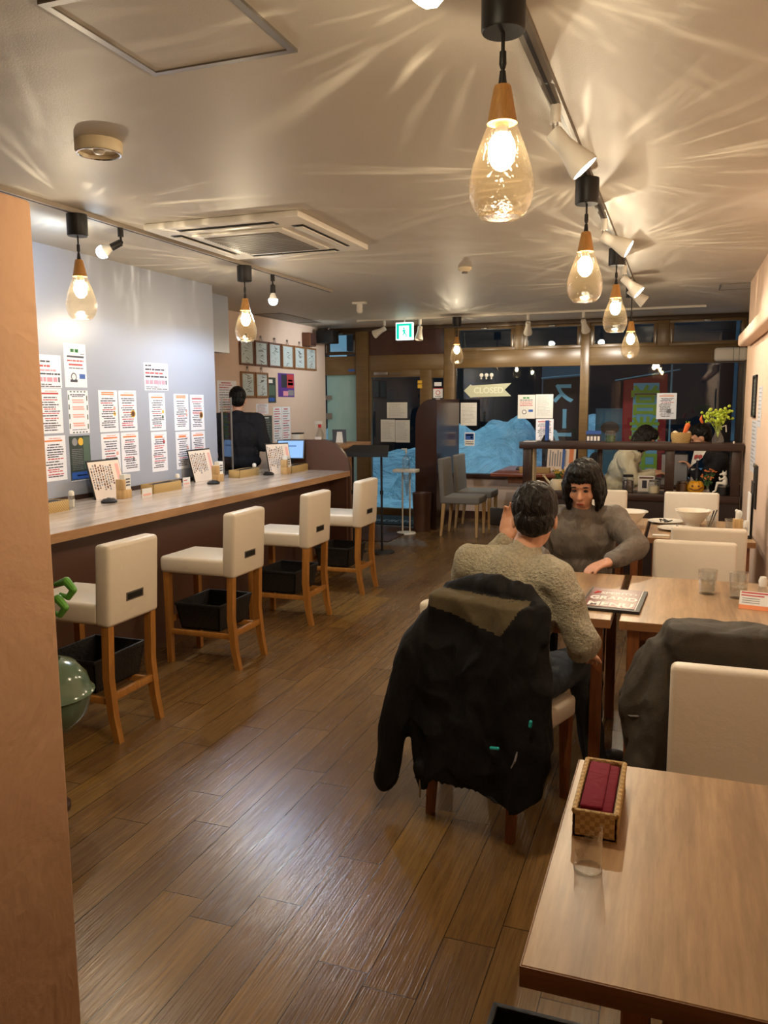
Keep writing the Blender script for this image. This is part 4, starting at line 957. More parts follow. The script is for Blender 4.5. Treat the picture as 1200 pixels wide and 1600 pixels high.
MB().lathe([(0, 0), (.042, 0), (.046, .03), (.043, .09), (.02, .15), (.014, .155), (.014, .165), (0, .165)]).build('bottle_body', 'clear_glass', t); MB().cone((0, 0, .165), (0, 0, .20), .017).build('collar', 'red', t); MB().box(-.06, .03, -.012, .012, .20, .235, 0, .005).box(-.05, -.038, -.006, .006, .155, .20).build('trigger', 'white_plastic', t)
MB().box(-.035, .035, -.048, -.044, .02, .07).build('label_patch', 'ink_white', t, smooth=False)
t = empty('card_stand', 'black photo stand with white card on the reception ledge', 'card stand', (-3.46, 8.1, 1.10), .2)
MB().prism([(-.075, 0, 0), (.075, 0, 0), (.065, .03, .14), (-.085, .03, .14)], (0, .01, 0)).build('stand_back', 'black', t, smooth=False); MB().prism([(-.04, -.004, .0), (.04, -.004, .0), (.025, .02, .115), (-.03, .02, .115)], (0, .003, 0)).build('card', 'white_plastic', t, smooth=False)
t = empty('white_box', 'small white box with black lid edge on the reception ledge', 'box', (-3.72, 7.62, 1.10)); MB().box(-.04, .04, -.05, .05, 0, .11, 0, .003).build('carton', 'white_plastic', t); MB().box(-.05, .045, -.055, .055, .11, .122, 0, .002).build('carton_lid', 'black', t)
t = empty('tape_dispenser', 'little black and white tape dispenser on the reception ledge', 'tape dispenser', (-3.70, 7.30, 1.10)); MB().box(-.05, .05, -.02, .02, 0, .03, 0, .005).build('dispenser_base', 'black', t); MB().cone((0, -.012, .03), (0, .012, .03), .028).build('roll', 'white_plastic', t)
t = empty('printer', 'black receipt printer tray beside the tablet', 'printer', (-4.02, 8.72, 0)); MB().box(-.16, .16, -.3, .3, 1.05, 1.09, 0, .006).build('tray_top', 'black', t); MB().box(-.12, .12, -.25, .25, 0, 1.05).build('cabinet', 'counter_brown', t, smooth=False)

# ------------------------------------------------------------------ things on the counter
def tray(label, x, y, rz, L=.34, Wd=.11, h=.065, group='rattan chopstick trays on the counter'):
    t = empty('rattan_tray', label, 'tray', (x, y, .90), rz, group)
    o = MB()
    for a in ((-L/2, L/2, -Wd/2, -Wd/2+.008), (-L/2, L/2, Wd/2-.008, Wd/2), (-L/2, -L/2+.008, -Wd/2, Wd/2), (L/2-.008, L/2, -Wd/2, Wd/2)): o.box(*a, 0, h, 0, .002)
    o.box(-L/2, L/2, -Wd/2, Wd/2, 0, .008); o.build('tray_body', 'rattan', t)
    for q in range(4):
        yy = -Wd/2+.02+q*(Wd-.04)/3
        MB().cone((-L/2+.02, yy, h-.012), (L/2-.02, yy, h-.004), .006, .004, 8).build('chopsticks', 'black', t)
    return t
tr = tray('rattan tray on the counter between the first and second menu stands', -3.52, 4.95, PI/2)
for (x, y, l) in ((-3.48, 3.72, 'rattan tray on the counter half hidden by the partition'), (-3.54, 6.18, 'rattan tray on the counter in front of the staff member'), (-3.33, 6.74, 'rattan tray at the screen end of the counter')):
    c = copy_tree(tr); c.location = (x, y, .90); c['label'] = l
def stand(label, x, y, seed, w=.33, h=.265, rz=RW, lean=14):
    t = empty('menu_stand', label, 'menu stand', (x, y, .90), rz, 'black menu boards leaning on the counter wall')
    mx = Matrix.Rotation(math.radians(-lean), 4, 'X')
    MB().box(0, w, 0, .008, 0, h, 0, .001, 1, mx).build('board', 'black', t, smooth=False)
    m = MB().box(.008, w-.005, -.0015, 0, .0, h-.012, IX['paper_cream'], mx=mx); r = random.Random(seed)
    for q in range(9):
        zt = r.uniform(.80, .9); x0_ = .06+q*.075
        z = zt
        while z > r.uniform(.12, .4):
            d_ = r.uniform(.03, .07); m.box(x0_*w, (x0_+.042)*w, -.0022, -.0015, (z-d_)*h, z*h, IX['ink_grey'] if r.random() < .6 else IX['ink_brown'], mx=mx); z -= d_+.018
    m.box(.83*w, .93*w, -.0022, -.0015, .15*h, .86*h, IX['ink_salmon'], mx=mx)
    m.build('menu_page', INKS, t, smooth=False); return t
stand('black menu board with handwritten page, the one closest to the partition', -3.62, 4.36, 91)
stand('black menu board with handwritten page standing where the white wall ends', -3.66, 5.60, 92)
stand('black menu board with handwritten page next to the lit tablet', -3.42, 6.42, 93, .25, .28, RW-.5)
def napkin(label, x, y):
    t = empty('napkin_box', label, 'toothpick box', (x, y, .90), RW, 'wood and paper pick boxes on the counter')
    MB().box(-.045, .045, -.03, .03, 0, .06, 0, .003).box(-.045, -.015, -.03, .03, .06, .13, 0, .003).build('wood_holder', 'pale_wood', t)
    m = MB().box(-.015, .05, -.02, .02, .06, .16, IX['paper_matte'])
    for z in (.125, .105, .085): m.box(.0, .04, -.0215, -.02, z, z+.008, IX['ink'])
    m.build('paper_packet', INKS, t, smooth=False); return t
def shaker(label, x, y, col='white_plastic'):
    t = empty('salt_shaker', label, 'shaker', (x, y, .90), 0, 'glass shakers on the counter')
    MB().lathe([(0, 0), (.022, 0), (.021, .05), (.016, .075), (0, .075)]).build('glass_body', 'clear_glass', t); MB().lathe([(0, .002), (.018, .002), (.017, .045), (0, .045)]).build('contents', col, t)
    MB().lathe([(.017, .07), (.018, .09), (.012, .10), (0, .102)]).build('shaker_cap', 'white_plastic', t)
def bell(label, x, y):
    t = empty('call_bell', label, 'call bell', (x, y, .90), 0, 'black call buttons on the counter')
    MB().lathe([(0, 0), (.045, 0), (.048, .012), (.03, .026), (0, .03)], sx=1, sy=1.2).build('bell_dome', 'black', t); MB().lathe([(0, .028), (.012, .028), (.012, .033), (0, .034)]).build('button', 'grey_plastic', t)
def bill(label, x, y, z=.90, r_=.026, h=.10):
    t = empty('bill_holder', label, 'bill holder', (x, y, z), 0, 'clear slanted bill holders')
    b = MB(); t_ = bmesh.new(); n = 28
    lo = [t_.verts.new((r_*math.cos(2*PI*i/n), r_*math.sin(2*PI*i/n), 0)) for i in range(n)]
    hi = [t_.verts.new((r_*math.cos(2*PI*i/n), r_*math.sin(2*PI*i/n), h*(.72+.28*math.cos(2*PI*i/n)))) for i in range(n)]
    for i in range(n): t_.faces.new((lo[i], lo[(i+1) % n], hi[(i+1) % n], hi[i]))
    b.add(t_, 0); b.build('tube_wall', 'clear_glass', t, ang=80)
    MB().lathe([(r_-.002, 0), (r_+.001, 0), (r_+.001, .004), (r_-.002, .004), (r_-.002, 0)], seg=28).build('base_ring', 'clear_glass', t); return t
napkin('wooden pick box with white packet in front of the menu board closest to the partition', -3.50, 4.50); napkin('wooden pick box with white packet at the board where the white wall ends', -3.52, 5.72); napkin('wooden pick box with white packet beside the lit tablet board', -3.30, 6.50)
shaker('salt shaker with white cap beside the tray half hidden by the partition', -3.52, 4.02); shaker('salt shaker with white cap under the lower menu sheets by the wall end', -3.58, 5.24); shaker('salt shaker with white cap in front of the staff member', -3.54, 6.36)
bell('black call button at the menu board closest to the partition', -3.44, 4.27); bell('black call button at the menu board where the white wall ends', -3.44, 5.52); bell('black call button before the lit tablet board', -3.40, 6.36)
bill('clear slanted bill holder beside the hidden tray on the counter', -3.46, 3.92); bill('clear slanted bill holder in front of the staff member', -3.46, 6.30)
m = sheet_mb(.10, .06, 'paper_matte'); mark(m, .1, .06, .1, .9, .1, .3, 'ink_salmon'); mark(m, .1, .06, .1, .6, .6, .7, 'ink_red')
hang(m, 'small white and red table card beside the salt shaker by the wall end', 'card', (-3.60, 5.34, .90), RW, None, 'table_card')
m = sheet_mb(.11, .06, 'paper_matte'); mark(m, .11, .06, .1, .9, .15, .4, 'ink_salmon')
hang(m, 'small pale table card before the menu board closest to the partition', 'card', (-3.40, 4.56, .90), RW, None, 'table_card')
t = empty('acrylic_screen', 'clear acrylic screen with pale edges between counter and staff member', 'screen', (-3.74, 6.17, .90))
MB().box(-.003, .003, 0, .16, .0, .68).build('clear_sheet', 'acrylic', t, smooth=False)
for y in (.0, .155): MB().box(-.006, .006, y, y+.010, 0, .68).build('edge_strip', 'grey_plastic', t, smooth=False)

# ------------------------------------------------------------------ things on the divider
def jar(label, x, y, z, r_, h, fill, fh, lid='steel', name='glass_jar', grp='jars on the divider'):
    t = empty(name, label, 'jar', (x, y, z), 0, grp)
    MB().lathe([(0, 0), (r_, 0), (r_*1.02, h*.1), (r_, h*.82), (r_*.86, h*.9)]).build('jar_wall', 'clear_glass', t)
    MB().lathe([(0, .003), (r_*.93, .003), (r_*.93, fh), (r_*.5, fh*1.1), (0, fh*1.12)]).build('contents', fill, t)
    MB().lathe([(r_*.88, h*.88), (r_*.9, h), (0, h)]).build('jar_lid', lid, t, ang=50); return t
ZT, ZS = 1.165, .725
jar('clear jar with green contents on top of the divider', -.585, 7.5, ZT, .045, .10, 'leaf_dark', .055)
t = empty('calendar_stand', 'small desk calendar with photo strip on top of the divider', 'calendar', (-.73, 7.48, ZT))
m = MB().box(-.065, .065, -.01, 0, 0, .10, IX['ink']); m.box(-.065, .065, -.012, -.01, .07, .10, IX['ink_blue'])
for q in range(4): m.box(-.055+q*.03, -.035+q*.03, -.0125, -.01, .012, .05, IX['ink_white'])
m.build('calendar_page', INKS, t, smooth=False); MB().prism([(-.06, 0, 0), (.06, 0, 0), (.06, 0, .09), (-.06, 0, .09)], (0, .03, 0)).build('calendar_back', 'black', t, smooth=False)
t = empty('tablet_holder', 'thin blue upright card in black holder at the divider end', 'card stand', (-1.15, 7.5, ZT)); MB().box(-.03, .03, -.04, .04, 0, .012, 0, .003).prism([(-.05, -.01, 0), (-.02, -.01, .06), (-.01, -.01, .06), (-.01, -.01, 0)], (0, .02, 0)).build('holder', 'black', t, smooth=False); MB().box(-.006, .016, -.05, .05, .01, .19).build('blue_card', 'ink_blue', t, smooth=False)
t = empty('white_paper_slip', 'white paper lying on the divider’s outer end', 'paper', (-1.28, 7.45, ZT)); MB().box(-.06, .05, -.07, .07, 0, .004).build('slip', 'paper', t, smooth=False)
t = empty('vegetable_basket', 'small woven basket of toy vegetables on top of the divider', 'basket', (.005, 7.5, ZT))
MB().lathe([(0, 0), (.072, 0), (.085, .05), (.082, .088), (.076, .088), (.075, .02), (0, .02)], seg=20, sx=1, sy=.8).build('basket_body', 'rattan', t)
def veg(name, label, pts, rad, mt, loc, leafm=None):
    o = empty(name, label, 'toy vegetable', loc); MB().limb(pts, rad).build('root_body', mt, o)
    if leafm:
        b = MB(); p = Vector(pts[-1])
        for q in range(5): b.cone(p, p+Vector((.02*math.cos(q*1.3), .02*math.sin(q*1.3), .035)), .004, .001, 6)
        b.build('leafy_top', leafm, o)
veg('toy_carrot', 'orange toy carrot leaning in the small woven basket', [(0, 0, 0), (.02, 0, .05), (.035, 0, .09)], [.008, .018, .022], 'carrot', (.02, 7.49, ZT+.06), 'leaf_yellow')
veg('toy_garlic', 'cream toy garlic in the small woven basket', [(0, 0, 0), (0, 0, .02)], [.028, .01], 'cream_plastic', (-.045, 7.5, ZT+.075))
veg('toy_onion', 'pale toy onion beside the toy carrot in the basket', [(0, 0, 0), (.01, 0, .012)], [.024, .02], 'paper_cream', (.055, 7.5, ZT+.07))
def flowers(name, label, loc, stems, body, tipm, leafm, tip_r, seed, hgt, spread):
    t = empty(name, label, 'flowers', loc); r = random.Random(seed); b, c, l = MB(), MB(), MB()
    for q in range(stems):
        a = r.uniform(0, 2*PI); d = r.uniform(.2, 1)*spread; hh = hgt*r.uniform(.6, 1)
        top = Vector((d*math.cos(a), d*math.sin(a)*.7, hh)); b.limb([(0, 0, .02), (top.x*.3, top.y*.3, hh*.5), top], [.0025, .002, .002], 0, 6)
        for w_ in range(5):
            p = top + Vector((r.gauss(0, tip_r), r.gauss(0, tip_r), r.gauss(0, tip_r*.8))); c.ball(p, (tip_r*r.uniform(.4, .9), tip_r*.5, tip_r*r.uniform(.3, .6)), 0, 8, Euler((r.uniform(-1, 1), r.uniform(-1, 1), r.uniform(0, 3))))
            f = Vector((0, 0, hh*.5)).lerp(top, r.random()); l.ball(f+Vector((r.gauss(0, .012), r.gauss(0, .012), 0)), (.016, .005, .007), 0, 8, Euler((r.uniform(-1, 1), r.uniform(-1, 1), r.uniform(0, 3))))
    b.build('stems', leafm, t); c.build('blossoms', tipm, t); l.build('leaves', leafm, t); return t
def vase(label, loc, r_, h, handle=False):
    t = empty('glass_vase', label, 'vase', loc)
    MB().lathe([(0, 0), (r_, 0), (r_*1.08, h*.15), (r_*.9, h*.35), (r_*.45, h*.62), (r_*.42, h*.85), (r_*.6, h)]).build('vase_wall', 'clear_glass', t)
    if handle: MB().tube([(r_*.4, 0, h*.9), (r_*1.3, 0, h*1.0), (r_*1.4, 0, h*.65)], .005).build('vase_handle', 'white_plastic', t)
vase('clear glass jug holding yellow-green flowers on the divider top', (.30, 7.5, ZT), .045, .15, True)
flowers('flower_bunch', 'yellow-green leafy flower bunch in the glass jug on the divider top', (.30, 7.5, ZT+.03), 12, None, 'leaf_yellow', 'leaf_yellow', .026, 4, .25, .10)
tag(MB().limb([(0, 0, 0), (-.012, 0, .025), (-.006, 0, .06)], [.010, .012, .003]).build('red_petal', 'carrot', None, (.17, 7.5, ZT+.175)), 'single pinkish red petal beside the yellow-green flowers', 'flower')
tag(MB().lathe([(0, 0), (.008, 0), (.008, .018), (0, .02)]).build('white_peg', 'white_plastic', None, (.425, 7.45, ZT)), 'tiny white peg at the pillar end of the divider top', 'peg')
t = empty('watering_can', 'small cream watering can on the divider’s lower shelf', 'watering can', (-1.04, 7.5, ZS)); MB().lathe([(0, 0), (.055, 0), (.07, .03), (.068, .08), (.05, .10), (.045, .10), (.06, .07), (0, .06)]).build('can_body', 'cream_plastic', t)
MB().limb([(-.05, 0, .04), (-.10, 0, .09), (-.125, 0, .125)], [.014, .009, .008]).lathe([(0, 0), (.016, 0), (.008, -.02), (0, -.02)], (-.13, 0, .135)).build('spout', 'cream_plastic', t); MB().tube([(.05, 0, .09), (.10, 0, .10), (.10, 0, .04), (.06, 0, .03)], .005).build('can_handle', 'cream_plastic', t)
flowers('small_plant', 'little plant with yellow flowers in the cream watering can', (-1.04, 7.5, ZS+.06), 9, None, 'ink_yellow', 'leaf_dark', .012, 7, .12, .09)
jar('dark coffee bean jar with black lid on the divider’s lower shelf', -.42, 7.46, ZS, .05, .155, 'coffee', .10, 'black'); jar('clear jar with pale contents and steel lid on the lower shelf', -.20, 7.45, ZS, .048, .115, 'cream_plastic', .06, 'steel')
t = empty('photo_card', 'black and white photo card behind the jars on the lower shelf', 'card', (-.27, 7.56, ZS)); m = MB().box(-.07, .07, -.004, 0, 0, .14, IX['ink_white']); m.box(-.035, .005, -.005, -.004, .03, .10, IX['ink']); m.box(-.06, .06, -.005, -.004, .115, .13, IX['ink_brown']); m.build('card_face', INKS, t, smooth=False)
tag(MB().box(-.03, .03, -.03, .03, 0, .085, 0, .002).build('kraft_box', 'pale_wood', None, (-.085+.0, 7.52, ZS)), 'little brown kraft box beside the divider’s middle post', 'box')
jar('brown glass jar with crossed straps beside the pumpkin', .03, 7.5, ZS, .05, .11, 'ink_brown', .09, 'steel')
t = empty('pumpkin_lantern', 'orange carved pumpkin ornament on the divider’s lower shelf', 'pumpkin', (.14, 7.47, ZS))
b = MB()
for q in range(10): a = 2*PI*q/10; b.ball((.032*math.cos(a), .032*math.sin(a), .058), (.038, .038, .058), 0, 14)
b.build('pumpkin_body', 'pumpkin', t); MB().limb([(0, 0, .105), (.008, 0, .13)], [.009, .006]).build('stalk', 'leaf_dark', t)
MB().tube([(-.05, -.062, .055), (-.02, -.070, .042), (.02, -.070, .045), (.055, -.055, .065)], .004).box(-.035, -.02, -.071, -.06, .07, .082).box(.015, .03, -.071, -.06, .07, .082).build('carved_face', 'ink_brown', t)
vase('tiny clear bottle vase holding orange flowers on the lower shelf', (.235, 7.45, ZS), .027, .085); flowers('orange_flowers', 'small bunch of orange and yellow flowers on the lower shelf', (.235, 7.45, ZS+.02), 8, None, 'ink_orange', 'leaf_dark', .013, 9, .19, .06)
t = empty('candle_tin', 'black candle tin with pale rim on the lower shelf by the pillar', 'tin', (.36, 7.46, ZS)); MB().lathe([(0, 0), (.045, 0), (.046, .012), (.044, .012), (.044, .07), (0, .07)]).build('tin_body', 'black', t, ang=50); MB().lathe([(0.0, .07), (.046, .07), (.046, .082), (0, .082)]).build('tin_lid', 'steel', t)
t = empty('cat_figurine', 'white seated animal figurine on the black candle tin', 'figurine', (.36, 7.46, ZS+.082))
b = MB().limb([(.01, 0, .02), (.012, 0, .05), (.008, 0, .075)], [.024, .02, .014]).ball((.004, -.004, .098), (.020, .018, .018)).cone((.014, 0, .108), (.018, 0, .132), .008, .002).cone((-.008, 0, .108), (-.008, 0, .130), .008, .002)
b.limb([(.0, -.01, .02), (-.05, -.012, .022), (-.06, -.012, -.045), (-.08, -.014, -.06)], [.014, .011, .009, .010]).limb([(.005, -.012, .065), (-.03, -.02, .05), (-.035, -.018, .07)], [.009, .008, .007]).limb([(-.02, -.01, .098), (-.03, -.012, .094)], [.010, .007])
solid(b.build('figure_body', 'ceramic', t), .0035, 2)
# window seats behind the divider
t = empty('window_seat_table', 'small table with black base behind the divider between two guests', 'table', (-.08, 8.62, 0)); MB().box(-.25, .25, -.30, .36, .67, .70, 0, .003).build('table_top', 'dark_wood', t); MB().box(-.03, .03, -.03, .03, .0, .67).box(-.2, .2, -.2, .2, 0, .02).build('pedestal', 'black_matte', t, smooth=False)
t = empty('table_menu', 'tall grey plastic menu panel with black edge behind the divider’s middle post', 'menu', (-.045, 8.50, .70)); MB().box(-.12, .12, -.003, .003, 0, .30).build('menu_page', 'ink_grey', t, smooth=False); MB().box(.118, .13, -.006, .006, 0, .31).box(-.13, .13, -.006, .006, .30, .31).build('menu_edge', 'black', t, smooth=False)
jar('sauce bottle with cream label behind the divider', .13, 8.44, .70, .025, .17, 'paper_cream', .08, 'white_plastic', 'sauce_bottle', None)
t = empty('red_leaflet', 'red and white folded leaflet held up behind the divider', 'leaflet', (.16, 8.30, .70)); m = MB()
m.prism([(-.06, 0, .20), (.04, 0, .28), (.08, .02, .36), (-.03, .02, .36)], (0, .004, 0), IX['ink_white']);
for q in range(5): m.prism([(-.03+q*.014, -.002, .27+.01*(q % 3)), (-.02+q*.014, -.002, .27+.01*(q % 3)), (-.012+q*.014, .004, .31+.01*(q % 2)), (-.026+q*.014, .004, .31)], (0, -.002, 0), IX['ink_red'])
m.prism([(-.01, 0, .0), (.01, 0, .0), (.01, .0, .26), (-.01, 0, .26)], (0, .01, 0), IX['ink']); m.build('leaflet_sheet', INKS, t, smooth=False)
# window table things
t = empty('window_menu', 'menu board with blue and orange print standing on the window table', 'menu stand', (-1.30, 9.5, .72), -.12); m = MB()
mxw = Matrix.Rotation(math.radians(-12), 4, 'X'); m.box(-.16, .18, 0, .006, 0, .30, IX['ink'], mx=mxw); m.box(-.155, .175, -.001, 0, .005, .30, IX['paper_cream'], mx=mxw)
r = random.Random(5)
for q in range(7): m.box(-.13+q*.03, -.115+q*.03, -.002, -.001, .06, .25-.02*(q % 3), IX['ink_grey'], mx=mxw)
m.box(.02, .05, -.0025, -.001, .03, .27, IX['ink_blue'], mx=mxw); m.box(.10, .15, -.0025, -.001, .1, .27, IX['ink_orange'], mx=mxw); m.build('menu_page', INKS, t, smooth=False)
t = empty('window_napkin_box', 'white and wood pick box on the window table', 'toothpick box', (-1.66, 9.72, .72)); MB().box(-.05, .05, -.03, .03, 0, .17, 0, .003).build('paper_packet', 'paper_matte', t); m = MB()
for z in (.07, .09, .11): m.box(-.035, .035, -.033, -.03, z, z+.006)
m.build('printed_lines', 'ink', t, smooth=False)
t = empty('window_tray', 'rattan tray on the window table', 'tray', (-1.55, 9.30, .72)); MB().box(-.17, .17, -.05, .05, 0, .06, 0, .003).build('tray_body', 'rattan', t)
t = empty('window_bell', 'black call button on the window table', 'call bell', (-1.78, 9.62, .72)); MB().lathe([(0, 0), (.05, 0), (.052, .012), (.03, .035), (0, .04)]).build('bell_dome', 'black', t)

# ------------------------------------------------------------------ things on the dining tables
def lathe_thing(name, label, cat, loc, prof, mt, grp=None, part='vessel', seg=32):
    t = empty(name, label, cat, loc, 0, grp); MB().lathe(prof, seg=seg).build(part, mt, t); return t
def bowl(label, x, y):
    t = lathe_thing('noodle_bowl', label, 'bowl', (x, y, .70), [(0, 0), (.045, 0), (.047, .012), (.06, .03), (.085, .062), (.108, .098), (.122, .103), (.122, .108), (.106, .106), (.08, .07), (.05, .03), (0, .022)], 'ceramic', 'noodle bowls', 'bowl_body')
    MB().lathe([(0, .078), (.085, .076), (.09, .074), (0, .070)]).build('leftover_soup', plain('soup', S(206, 180, 140), .3, bump=.4, bscale=40), t); return t
bowl('wide white noodle bowl before the chair at the divider side', .10, 5.72); bowl('white noodle bowl beside the velour sleeve, partly hidden', -.30, 5.55)
def plate(label, x, y, seed):
    t = lathe_thing('plate', label, 'plate', (x, y, .70), [(0, 0), (.06, 0), (.075, .006), (.115, .016), (.115, .019), (.07, .010), (0, .006)], 'ceramic', 'white plates', 'plate_body'); r = random.Random(seed); b = MB()
    for q in range(5): a = r.uniform(0, 6); b.tube([(.03*math.cos(a), .03*math.sin(a), .012), (.045*math.cos(a+1), .045*math.sin(a+1), .022)], .004, 0, 6)
    b.build('dark_scraps', 'black', t); return t
plate('white plate with dark scraps, the one behind on the bowls table', -.075, 5.80, 1); plate('white plate with dark scraps, the one in front on the bowls table', -.005, 5.50, 2)
tag(MB().box(-.05, .05, -.022, .022, 0, .006, 0, .002).build('folded_napkin', 'paper_matte', None, (-.09, 5.24, .70)), 'folded white napkin at the edge of the bowls table', 'napkin')
def glass(label, x, y, z=.70, r_=.037, h=.09, level=.5, tilt=0):
    t = empty('water_glass', label, 'glass', (x, y, z), 0, 'water glasses')
    MB().lathe([(0, 0), (r_*.84, 0), (r_*.86, .006), (r_, h), (r_*.94, h), (r_*.78, .012), (0, .012)]).build('glass_wall', 'clear_glass', t)
    if level: MB().lathe([(0, .013), (r_*.76, .013), (r_*.86, h*level), (0, h*level)]).build('water', 'clear_glass', t)
    return t
glass('water glass on the wood table, the one closer to the menu', .135, 3.70, .70, .04, .105, .55); glass('water glass on the wood table, the one closer to the card sign', .255, 3.66, .70, .04, .11, .45)
glass('short glass with black chopstick ends beside the wide noodle bowl', .21, 5.60, .70, .036, .09, 0); glass('short glass with dark spots near the wall end of the bowls table', .325, 5.52, .70, .04, .085, .3)
tag(MB().tube([(0, 0, .02), (.035, .01, .125)], .004, 0, 6).tube([(-.01, .01, .02), (.018, .012, .12)], .004, 0, 6).build('chopsticks', 'black', None, (.205, 5.60, .70)), 'black chopsticks standing in the short glass', 'chopsticks')
shk = empty('salt_shaker', 'glass shaker with white cap behind the card sign at the frame edge', 'shaker', (.345, 3.62, .70), 0, 'glass shakers on the tables'); MB().lathe([(0, 0), (.021, 0), (.020, .055), (.015, .07), (0, .07)]).build('glass_body', 'clear_glass', shk); MB().lathe([(.016, .066), (.018, .09), (.012, .105), (0, .107)]).build('shaker_cap', 'white_plastic', shk)
shk = copy_tree(shk); shk.location = (.395, 5.32, .70); shk['label'] = 'glass shaker with white cap leaning at the wall on the bowls table'
t = empty('card_sign', 'white and red folded card sign standing on the wood table at the frame edge', 'card sign', (.315, 3.46, .70), -.18); m = MB(); mxc = Matrix.Rotation(math.radians(-28), 4, 'X')
m.box(-.07, .09, -.001, 0, 0, .075, IX['paper_matte'], mx=mxc); m.box(-.07, .09, -.0016, -.001, 0, .018, IX['ink_orange'], mx=mxc); m.box(-.065, .085, -.0016, -.001, .066, .072, IX['ink_red'], mx=mxc); m.box(-.065, .02, -.0016, -.001, .055, .06, IX['ink_red'], mx=mxc)
for q in range(3): m.box(-.06, .005, -.0016, -.001, .026+q*.009, .029+q*.009, IX['ink_grey'], mx=mxc)
m.box(-.07, .09, 0, .001, 0, .075, IX['paper_matte'], mx=Matrix.Translation((0, .07, 0)) @ Matrix.Rotation(math.radians(28), 4, 'X')); m.build('folded_card', INKS, t, smooth=False)
# menu book
t = empty('menu_book', 'dark menu folder lettered GRAND MENU lying across the gap between tables', 'menu', (-.235, 3.43, .70), -.05)
b = MB(); b.prism([(-.115, -.185, 0), (.12, -.185, 0), (.12, .185, 0), (-.115, .185, 0)], (0, 0, .012), 0); b.build('folder', 'black', t, smooth=False)
m = MB().box(-.105, .098, -.155, .175, .012, .0135, 0); m.box(.100, .104, -.17, .178, .012, .0138, 1); m.build('cover_page', [plain('menu_cover', S(122, 62, 48), .3, var=.7), 'ink_white'], t, smooth=False)
b = MB(); text_into(b, 'MENU', .088, Matrix.Translation((.0, -.11, .0138)), 0, .0004, .003, .74); text_into(b, 'GRAND', .082, Matrix.Translation((0, -.005, .0138)), 0, .0004, .003, .66); text_into(b, 'SPERITO', .055, Matrix.Translation((.012, .085, .0138)), 0, .0004, .002, .72)
b.build('lettering', 'ink_white', t, smooth=False); MB().limb([(-.088, .07, .0135), (-.078, .09, .014), (-.062, .105, .0135)], [.003, .006, .002]).build('red_emblem', 'red', t)
# napkin basket and bill holder on the nearest table
t = empty('napkin_basket', 'rattan basket holding a burgundy cloth on the bare table corner', 'basket', (-.124, 1.62, .70), 0)
o = MB(); X, Y, h = .042, .122, .052
for a in ((-X, X, -Y, -Y+.007), (-X, X, Y-.007, Y), (-X, -X+.007, -Y, Y), (X-.007, X, -Y, Y)): o.box(*a, 0, h, 0, .002)
o.box(-X, X, -Y, Y, 0, .006); o.build('basket_body', 'rattan', t)
b = MB(); k_ = 0
for (p, q) in (((-X+.003, -Y+.003), (X-.003, -Y+.003)), ((X-.003, -Y+.003), (X-.003, Y-.003)), ((X-.003, Y-.003), (-X+.003, Y-.003)), ((-X+.003, Y-.003), (-X+.003, -Y+.003))): b.cone((p[0], p[1], h), (q[0], q[1], h), .0055, .0055, 8)
b.build('rim', 'rattan', t); MB().box(-X+.0072, X-.0072, -Y+.0072, Y-.0072, .012, h-.008).build('lining', 'ink_brown', t, smooth=False)
c = empty('burgundy_cloth', 'burgundy folded cloth napkin inside the rattan basket', 'napkin', (-.124, 1.62, .745)); b = MB(); b.box(-.031, .031, -.106, .106, -.005, .008, 0, .006, 3); b.box(-.031, .012, -.103, .103, .006, .013, 0, .0045, 3); b.build('folded_cloth', 'burgundy', c)
bill('clear slanted bill holder on the bare table before the rattan basket', -.125, 1.395, .70, .024, .085)
# caddy by the pink wall on the bowls table
t = empty('menu_rack', 'white menus in a black holder against the pink wall by the bowls table', 'menu holder', (.415, 5.36, .70)); MB().box(-.012, .012, -.09, .09, 0, .02).box(.006, .012, -.09, .09, 0, .34).build('holder', 'black', t, smooth=False); MB().box(-.010, -.002, -.08, .085, .02, .27).build('menus', 'ink_white', t, smooth=False)
t = empty('toothpick_box', 'wooden pick box with white tissue by the pink wall', 'toothpick box', (.355, 5.42, .70)); MB().box(-.028, .028, -.03, .03, 0, .10, 0, .003).build('wood_holder', 'pale_wood', t); MB().limb([(0, 0, .10), (.004, 0, .135), (-.01, 0, .15)], [.016, .02, .010]).build('tissue', 'paper_matte', t)
# pictures on the pink wall
XR = .5095
def right_sheet(label, y0, y1, z0, z1, base, frame=False):
    t = empty('wall_notice', label, 'notice', (XR, y1, z0), -RW); w, h = y1-y0, z1-z0
    m = sheet_mb(w, h, base); r = random.Random(int(y0*100))
    for q in range(max(3, int(h/.03))): line(m, w, h, .95-q*.9/max(3, int(h/.03)), .08, r.uniform(.6, .92), 'ink_grey', .02, r)
    m.build('notice_page', INKS, t, smooth=False)
    if frame:
        b = MB()
        for a in ((0, w, 0, .015), (0, w, h-.015, h), (0, .015, 0, h), (w-.015, w, 0, h)): b.box(a[0], a[1], -.012, 0, a[2], a[3])
        b.build('notice_frame', 'black', t, smooth=False)
right_sheet('narrow black framed notice on the pink wall', 6.52, 6.84, 1.40, 1.71, 'poster_dark', True); right_sheet('small pale notice beside the black framed one on the pink wall', 6.10, 6.36, 1.34, 1.62, 'paper')
right_sheet('tall pale notice below the black framed one on the pink wall', 6.36, 6.80, 1.00, 1.38, 'paper')
t = empty('wall_clipboard', 'black clipboard hanging low on the pink wall', 'clipboard', (XR, 6.3, .78), -RW); MB().box(0, .22, -.012, 0, 0, .30, 0, .003).build('board', 'black', t); MB().box(.07, .15, -.022, -.01, .28, .31, 0, .004).build('clip', 'steel', t)
